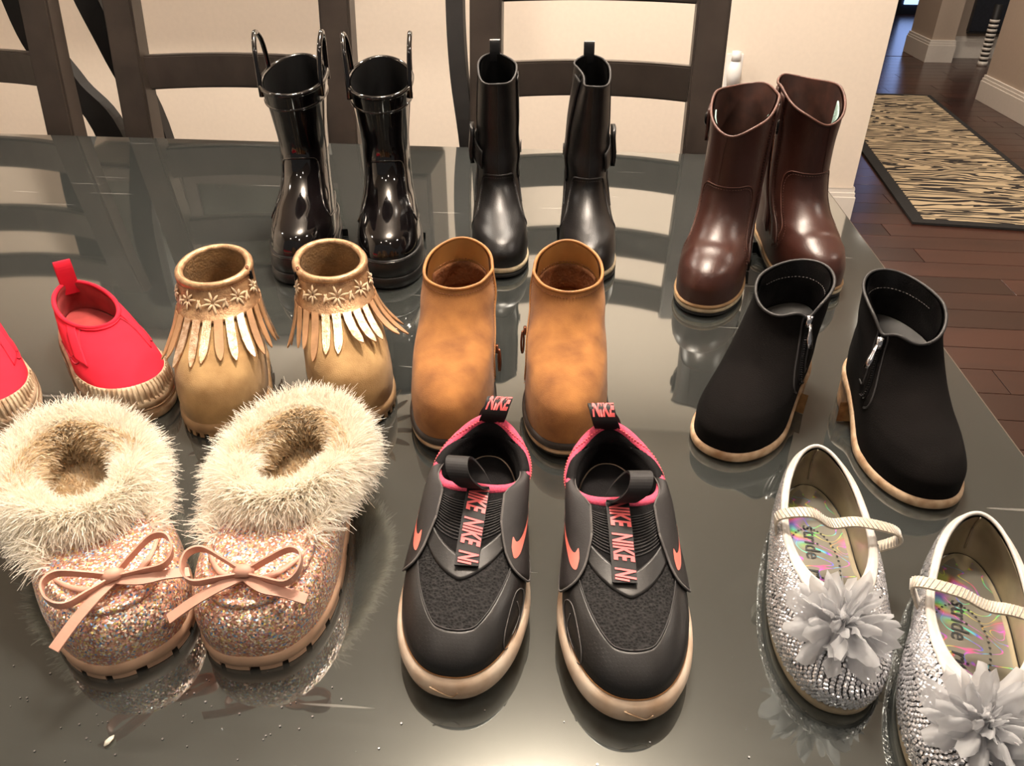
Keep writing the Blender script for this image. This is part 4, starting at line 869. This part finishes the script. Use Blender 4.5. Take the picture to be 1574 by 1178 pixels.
    for o_, z in prof:
        Rr = sole_ring(Lf, o_ + .0002, 0, lambda y: 0 * y, nn_); Rr[:, 2] = z + ms(Rr[:, 1]) * (z / .0232); rings.append(Rr)
    V = np.concatenate(rings); F = grid_faces(len(prof), nn_, True) + [tuple(range(nn_))[::-1], tuple((len(prof) - 1) * nn_ + i for i in range(nn_))]
    o = mk('midsole', V, F, 'midsole', r); b = bmesh.new(); b.from_mesh(o.data); bmesh.ops.recalc_face_normals(b, faces=b.faces); b.to_mesh(o.data); b.free()
    Rr = sole_ring(Lf, .0004, 0, lambda y: 0 * y, nn_); Rr[:, 2] = .0234 + ms(Rr[:, 1]); tube('glue_line', Rr, .0004, 'glue', r, closed=True, n=6)
    # small swoosh pressed in the toe bumper
    q = smooth_path([(-.007, .0115), (-.004, .0085), (.0, .0100), (.008, .0145)], 14); P = np.c_[q[:, 0], np.full(14, L + .0004) - q[:, 0] ** 2 * 8, q[:, 1] + .002]; tube('toe_swoosh_mark', P, .0004, 'cream_sole', r, n=5)
    return r
sneaker((-.062, .2485), (-.060, .430), 1, 'black and pink slip-on sneaker on the left, in front of the tan ankle boots', 1, 1)
sneaker((.040, .2455), (.021, .430), -1, 'black and pink slip-on sneaker on the right, its toe nearest the camera', -1, -1)

# ---- glitter moccasin slippers
def fur_tufts(name, P, N, D, mat, parent, ln=.011, w=.0006, seed=1, droop=.4, jit=.45):
    g = np.random.default_rng(seed); n = len(P)
    d = unit(N + g.normal(0, jit, (n, 3)) * .55 + D); l = ln * g.uniform(.65, 1.25, n)[:, None]
    s = unit(np.cross(d, g.normal(0, 1, (n, 3)))) * w
    b = g.normal(0, 1, (n, 3)) * .14 * l + np.array([0, 0, -1]) * droop * l * .45
    a0 = P - s; a1 = P + s; m = P + d * l * .5 + b * .25; m0 = m - s * .8; m1 = m + s * .8; e = P + d * l * .92 + b; e0 = e - s * .3; e1 = e + s * .3
    V = np.stack([a0, a1, m0, m1, e0, e1], 1).reshape(-1, 3); i = np.arange(n) * 6
    F = np.concatenate([np.stack([i, i + 1, i + 3, i + 2], 1), np.stack([i + 2, i + 3, i + 5, i + 4], 1)])
    me = bpy.data.meshes.new(name); me.from_pydata(V.tolist(), [], F.tolist()); me.polygons.foreach_set('use_smooth', [True] * len(F)); me.materials.append(MT[mat]); me.update()
    o = bpy.data.objects.new(name, me); COL.objects.link(o); o.parent = parent; o['kind'] = 'stuff'; return o
def slipper(toe, heel, side, label, seed, bow_rot=0):
    r, L = place('glitter_slipper', label, 'slipper', toe, heel, 'glitter moccasin slippers with fur cuffs')
    k = [(L, .010, 0, .010, .043, .033, .78, 0, 0), (L + .002, .024, -.003, .026, .0445, .034, .80, 0, 0), (L - .002, .037, -.004, .038, .043, .034, .84, 0, 0), (L - .012, .0435, -.004, .045, .0385, .0325, .9, 0, 0), (L - .038, .050, -.003, .048, .0355, .0325, .95, 0, 0),
         (L - .060, .051, -.003, .050, .037, .034, 1, 0, 0), (L - .072, .051, -.004, .052, .038, .034, 1, 0, 0), (L - .077, .050, -.005, .053, .039, .034, 1, 0, 0)]
    Lf = Loft(k, side, .06, None)
    Lf.patch('upper', 'glitter', r, 0, Lf.top, nt=56, nh=80); lining(Lf, r, 'fur_in', .9, off=.005)
    # raised moccasin plug seam
    ap = [(5.6, PI - 1.0), (4.6, PI - 1.02), (3.8, PI - .98), (3.2, PI - .85), (2.9, PI - .5), (2.8, PI), (2.9, PI + .5), (3.2, PI + .85), (3.8, PI + .98), (4.6, PI + 1.02), (5.6, PI + 1.0)]
    Lf.seam('moccasin_seam', ap, 'glitter', r, .0027, 90, off=.0006)
    Lf.stitches('moccasin_stitching', [(a + .12, PI + (b - PI) * .96) for a, b in ap], 'thread', r, .0042, .0005, off=.0016)
    # cuff: fat fur roll around the collar
    g = np.random.default_rng(seed)
    h = np.linspace(0, 2 * PI, 80, endpoint=False); C = Lf.pt(np.full(80, Lf.top - .25), h, .005)
    frontness = np.clip(-np.cos(h), 0, 1); C[:, 2] += .001 - .0 * frontness
    tube('fur_cuff_roll', C, .0085, 'fur', r, closed=True, n=14)
    n = 34000; hi = g.uniform(0, 2 * PI, n); al = g.uniform(-.75 * PI, .95 * PI, n)
    Cc = np.stack([np.interp(hi, np.r_[h, 2 * PI], np.r_[C[:, i], C[0, i]]) for i in range(3)], 1)
    cen = C.mean(0); out = Cc - cen; out[:, 2] = 0; out = unit(out)
    Nn = out * np.cos(al)[:, None] + np.array([0, 0, 1.0]) * np.sin(al)[:, None]
    P = Cc + Nn * .0078
    fr_ = np.clip(-np.cos(hi), 0, 1)[:, None]
    clump = (np.sin(hi * 31 + al * 5) + np.sin(hi * 17 - al * 9))[:, None] * .22
    fur_tufts('fur_cuff', P, Nn, out * .35 + np.array([0, 0, -.25]) + np.array([1, 0, 0]) * clump, 'fur', r, np.where(np.cos(al) < .1, .0085, .016)[:, None] * np.ones((n, 1)), .00042, seed)
    # long fur hanging over the outside
    n = 14000; hi = g.uniform(-2.35, 2.35, n); ti = g.uniform(3.6, Lf.top, n); P = Lf.pt(ti, hi, .001); Nn = Lf.frame(ti, hi)
    fur_tufts('fur_skirt', P, Nn * .6 + np.array([0, 0, -.8]), Nn * .5, 'fur', r, .015, .00045, seed + 1)
    n = 9000; hi = g.uniform(0, 2 * PI, n); ti = g.uniform(1.2, Lf.top, n); P = Lf.pt(ti, hi, -.005); Nn = -Lf.frame(ti, hi)
    fur_tufts('inner_fleece_pile', P, Nn, Nn * .2, 'fur_in', r, .007, .0006, seed + 2)
    n = 5000; hi = g.uniform(0, 2 * PI, n); P = Lf.pt(np.full(n, .9), hi, -.006); c_ = P.mean(0); P = c_ + (P - c_) * np.sqrt(g.uniform(0, 1, n))[:, None] + (0, 0, -.001); Nn = np.tile([0, 0, 1.0], (n, 1))
    fur_tufts('insole_pile', P, Nn, Nn * .2, 'fur_in', r, .006, .0006, seed + 3)
    # bow
    ti, hb = 3.5, PI
    q = Lf.pt(ti, hb, .004); n_ = Lf.frame(np.array(ti), np.array(hb)); ux = np.array([1.0, 0, 0]); ux = ux * math.cos(bow_rot) + np.array([0, math.sin(bow_rot), 0]); ux = unit(ux - n_ * (ux @ n_)); uy = np.cross(n_, ux)
    if uy[1] < 0: uy = -uy
    def B(a, b, c): return q + ux * a + uy * b + n_ * c
    for sg in (1, -1):
        pts = [B(0, 0, .002), B(sg * .012, -.006, .006), B(sg * .024, -.011, .009), B(sg * .0315, -.007, .010), B(sg * .0315, .003, .009), B(sg * .025, .008, .006), B(sg * .013, .005, .004), B(0, .001, .002)]
        P = smooth_path(pts, 44); d_ = unit(np.gradient(P, axis=0)); up = unit(np.cross(d_, n_)); ribbon('bow_loop', P, np.tile(n_ * .0030, (44, 1)), up, .0011, 'blush', r)
        pts = [B(0, .001, .0015), B(sg * .012, .009, .0025), B(sg * .024, .014 + .003 * sg, .001), B(sg * .036, .019 + .006 * sg, -.004 + .001)]
        P = smooth_path(pts, 24)
        # keep the tail above the leather: project outward
        d_ = unit(np.gradient(P, axis=0)); sdv = unit(np.cross(n_, d_)); ribbon('bow_tail', P, sdv * .003, np.tile(n_, (24, 1)), .0012, 'blush', r)
    v, f = tube_geo([B(-.005, -.001, .003), B(-.002, 0, .0045), B(.002, 0, .0045), B(.005, .001, .003)], .004, n=10, taper=[.7, 1, 1, .7], up=n_, flat=.75); mk('bow_knot', v, f, 'blush', r)
    P = Lf.pt(np.full(20, 4.2), np.linspace(PI - .98, PI - .2, 20), .0012)
    Lf.patch('lace', 'blush', r, 3.36, 3.5, PI - 1.0, PI + 1.0, nt=3, nh=30, off=.0018, thick=.001)
    sole_layer('outsole', Lf, 'pink_sole', r, .0022, .0115, .001, .0004)
    mb = MB(); n = 80; Pr = sole_ring(Lf, .0008, 0, None, n)
    for i in range(0, n, 4):
        for j in (0, 1, 2):
            a, b = Pr[(i + j) % n], Pr[(i + j + 1) % n]; c = (a + b) / 2; inn = unit(np.array([0, L * .5, 0]) - np.array([c[0], c[1], 0])) * .006
            mb.add([a, b, b + inn, a + inn, a + (0, 0, .004), b + (0, 0, .004), b + inn + (0, 0, .004), a + inn + (0, 0, .004)], [(0, 3, 2, 1), (4, 5, 6, 7), (0, 1, 5, 4), (1, 2, 6, 5), (2, 3, 7, 6), (3, 0, 4, 7)])
    mb.build('sole_lugs', 'pink_sole', r)
    return r
slipper((-.234, .256), (-.357, .398), 1, 'pink glitter slipper with a fur cuff, on the left, in front of the red shoes', 11, .0)
slipper((-.176, .261), (-.193, .435), -1, 'pink glitter slipper with a fur cuff, on the right, in front of the fringed booties', 23, .0)

# ---- silver ballet flats
def flat(toe, heel, side, label, seed, straplift):
    r, L = place('silver_ballet_flat', label, 'shoe', toe, heel, 'silver sequin ballet flats')
    k = [(L, .008, 0, .008, .0365, .027, .88, 0, 0), (L + .0005, .016, -.003, .02, .0365, .028, .9, 0, 0), (L - .009, .025, -.004, .03, .034, .0275, .96, 0, 0), (L - .028, .0315, -.002, .037, .0315, .027, 1, 0, 0), (L - .046, .035, .001, .043, .029, .0250, 1, 0, 0), (L - .056, .037, .004, .048, .0265, .0215, 1, 0, -.003)]
    Lf = Loft(k, side, .16, None)
    Lf.patch('upper', 'grey_mesh', r, 0, Lf.top, nt=44, nh=80); lining(Lf, r, 'gold_lining', .25, off=.0025, insole='sock_base', imat='gold_lining')
    # insole with foil print
    h = np.linspace(0, 2 * PI, 72, endpoint=False); P = sole_ring(Lf, -.006, 0, lambda y: 0 * y, 72); P[:, 2] = .0118
    o = mk('insole', [*P, P.mean(0)], [(i, (i + 1) % 72, 72) for i in range(72)], 'holo', r); b = bmesh.new(); b.from_mesh(o.data); bmesh.ops.recalc_face_normals(b, faces=b.faces)
    b.to_mesh(o.data); b.free()
    def word(s, sz, cx, cy, name='printed_word', rot=-PI / 2, bold=.0001):
        V, F = text_geo(s, sz, bold, 0, sub=False); c, s_ = math.cos(rot), math.sin(rot)
        # reads running towards the toe, seen from above
        V2 = np.c_[cx + V[:, 0] * c - V[:, 1] * s_, cy + V[:, 0] * s_ + V[:, 1] * c, np.full(len(V), .0122)]; return mk(name, V2, F, 'print', r, False)
    word('stride', .0135, .003, L * .34, rot=PI / 2); word('rite', .0135, .003, L * .34 + .034, rot=PI / 2)
    a = np.linspace(0, 2 * PI, 46, endpoint=False); mb = MB()
    for x in a:
        c = (.003 + .0155 * math.cos(x), L * .44 + .031 * math.sin(x), .0122); mb.add([(c[0] + .0008 * math.cos(b_), c[1] + .0008 * math.sin(b_), c[2]) for b_ in (0, PI / 3, 2 * PI / 3, PI, 4 * PI / 3, 5 * PI / 3)], [(0, 1, 2, 3, 4, 5)])
    o = mb.build('printed_dots', 'print', r); o['kind'] = 'stuff'
    # satin trim band below the collar
    tf = lambda hh: 4.05 - .35 * np.clip(-np.cos(hh), 0, 1) + .15 * np.sin(hh * 60) * .15
    Lf.patch('collar_trim', 'silver_edge', r, 0, 0, nt=8, nh=120, off=.0012, thick=.0008, tfun0=tf, tfun1=lambda hh: Lf.top + 0 * hh)
    Lf.ring('collar_binding', Lf.top, .0013, 'silver_edge', r)
    P = Lf.pt(np.linspace(.6, Lf.top, 20), np.zeros(20), -.003); tube('heel_seam', P, .0006, 'gold_lining', r, n=5)
    # sequins
    g = np.random.default_rng(seed); mb = []; fc = []; cnt = 0
    tvals = np.arange(.18, 4.05, .135)
    for ri, t in enumerate(tvals):
        ring = Lf.pt(np.full(200, t), np.linspace(0, 2 * PI, 200)); ln_ = np.r_[0, np.cumsum(np.linalg.norm(np.diff(ring, axis=0), axis=1))]; m = int(ln_[-1] / .0031)
        hs = np.interp((np.arange(m) + .5 * (ri % 2)) * .0031, ln_, np.linspace(0, 2 * PI, 200))
        hs = hs[t < 4.0 - .33 * np.clip(-np.cos(hs), 0, 1)]
        if not len(hs): continue
        P = Lf.pt(np.full(len(hs), t), hs, .0008); Nn = unit(Lf.frame(np.full(len(hs), t), hs) + g.normal(0, .2, (len(hs), 3))); U = unit(np.cross(Nn, [0, 0, 1.0])); Vv = np.cross(Nn, U)
        for p, n_, u, v in zip(P, Nn, U, Vv):
            base = len(mb)
            for q in range(7):
                an = q * 2 * PI / 7; mb.append(p + (u * math.cos(an) + v * math.sin(an)) * .0014)
            mb.append(p + n_ * .0006); fc += [(base + q, base + (q + 1) % 7, base + 7) for q in range(7)]
    o = mk('sequins', mb, fc, 'sequin', r, False); o['kind'] = 'stuff'
    # elastic strap
    ts = 4.1; hA = PI * .53; A = Lf.pt(3.3, hA, .0012); Bq = Lf.pt(3.3, -hA, .0012)
    z = .050; sl = straplift
    P = smooth_path([A + (0, 0, -.004), A + np.array([.001 * side, 0, .010]), A * .72 + Bq * .28 + (0, 0, z - .038 + .004 * sl), (A + Bq) / 2 + (0, 0, z - .040), A * .25 + Bq * .75 + (0, 0, z - .036), Bq + np.array([-.006 * side, 0, .012]), Bq + np.array([-.011 * side, -.001, .004]) * (1 if sl else .3), Bq + (0, 0, -.004)], 60)
    d_ = unit(np.gradient(P, axis=0)); fw = np.tile(np.array([0, 1.0, 0]), (60, 1)); fw = unit(fw - d_ * (fw * d_).sum(1)[:, None]); up = np.cross(d_, fw)
    strap = ribbon('elastic_strap', P, fw * .0042, up, .0013, 'elastic', r)
    mbs = MB()
    for j in range(2, 57): 
        s_ = 1 if j % 2 else -1; upj = up[j] * np.sign(up[j][2] if abs(up[j][2]) > .1 else 1); v, f = tube_geo([P[j] - fw[j] * .0038 + upj * .0009, P[j + 1] + fw[j] * .0038 + upj * .0009], .00035, n=4); mbs.add(v, f)
    o = mbs.build('strap_stitching', 'silver_edge', strap, smooth=True); o['kind'] = 'stuff'
    # chiffon flower
    q = Lf.pt(3.5, PI, .0); q = q + np.array([0, .006, .004]); n_ = unit(np.array([0, .35, 1.0])); ux = np.array([1.0, 0, 0]); uy = np.cross(n_, ux)
    rr = random.Random(seed)
    v, f = tube_geo([q, q + n_ * .004, q + n_ * .008], .004, n=10, taper=[1, .8, .3]); fl_ = mk('chiffon_flower', v, f, 'tulle', r)
    for layer, (cnt, rad, tilt) in enumerate(((8, .0275, .10), (7, .024, .40), (6, .019, .8), (5, .012, 1.25))):
        for i in range(cnt):
            a = 2 * PI * i / cnt + rr.uniform(-.3, .3) + layer; R_ = rad * rr.uniform(.85, 1.15); wa = rr.uniform(.5, .75); ph = rr.uniform(0, 6); V = []
            nu, nv = 9, 15
            for iu in range(nu):
                u = iu / (nu - 1)
                for iv in range(nv):
                    v = iv / (nv - 1) * 2 - 1; ang = a + v * wa * (.55 + .45 * u); rad_ = R_ * u * (1 - .16 * v * v + .2 * math.sin(v * 6 + ph) * u + .05 * math.sin(v * 23 + ph) * (u > .95))
                    hgt = R_ * u * math.sin(tilt) * .8 + .007 * math.sin(v * 5.0 + ph) * u + .0022 * math.sin(u * 9 + ph + v * 3) + layer * .0012 - .010 * max(0, u - .55) * (1 if layer == 0 else 0)
                    hr = rad_ * (math.cos(tilt) * .9 + .1)
                    V.append(q + ux * hr * math.cos(ang) + uy * hr * math.sin(ang) + n_ * hgt)
            mk('petal', V, grid_faces(nu, nv), 'tulle', fl_)
    sole_layer('outsole', Lf, 'light_welt', r, 0, .0082, -.0008, .0003)
    return r
flat((.145, .265), (.166, .446), 1, 'silver sequin ballet flat on the left, shown whole with a grey chiffon flower', 5, 1)
flat((.190, .212), (.251, .386), -1, 'silver sequin ballet flat cut off by the bottom right corner of the photo', 9, 0)

# glitter shed on the glass in front of the slippers, and a white crumb of fluff
g = np.random.default_rng(4); mb = MB()
for k in range(110):
    c = (-.205, .225) if k < 80 else (-.02, .17) if k < 90 else (.10, .23)
    x = c[0] + g.normal(0, .055); y = c[1] + g.normal(0, .022); a = g.uniform(0, PI); q = g.uniform(.0003, .0007)
    P = [(x + q * math.cos(a + j * PI / 2), y + q * math.sin(a + j * PI / 2)) for j in range(4)]
    mb.add([(px, py, T + .0002) for px, py in P] + [(px, py, T + .0006) for px, py in P], [(0, 3, 2, 1), (4, 5, 6, 7), (0, 1, 5, 4), (1, 2, 6, 5), (2, 3, 7, 6), (3, 0, 4, 7)])
tag(mb.build('glitter_crumbs', 'silver'), 'tiny glitter crumbs scattered on the glass in front of the slippers', 'glitter', 'stuff')
v, f = tube_geo([(0, 0, 0), (.001, .0015, .001), (.002, .004, .0012), (.002, .006, .0005)], .0016, n=7, taper=[.3, 1, .8, .2], flat=.6)
o = mk('fluff_crumb', v, f, 'fur'); o.location = (-.232, .208, T + .0012); tag(o, 'white crumb of fluff on the glass in front of the left slipper', 'crumb')
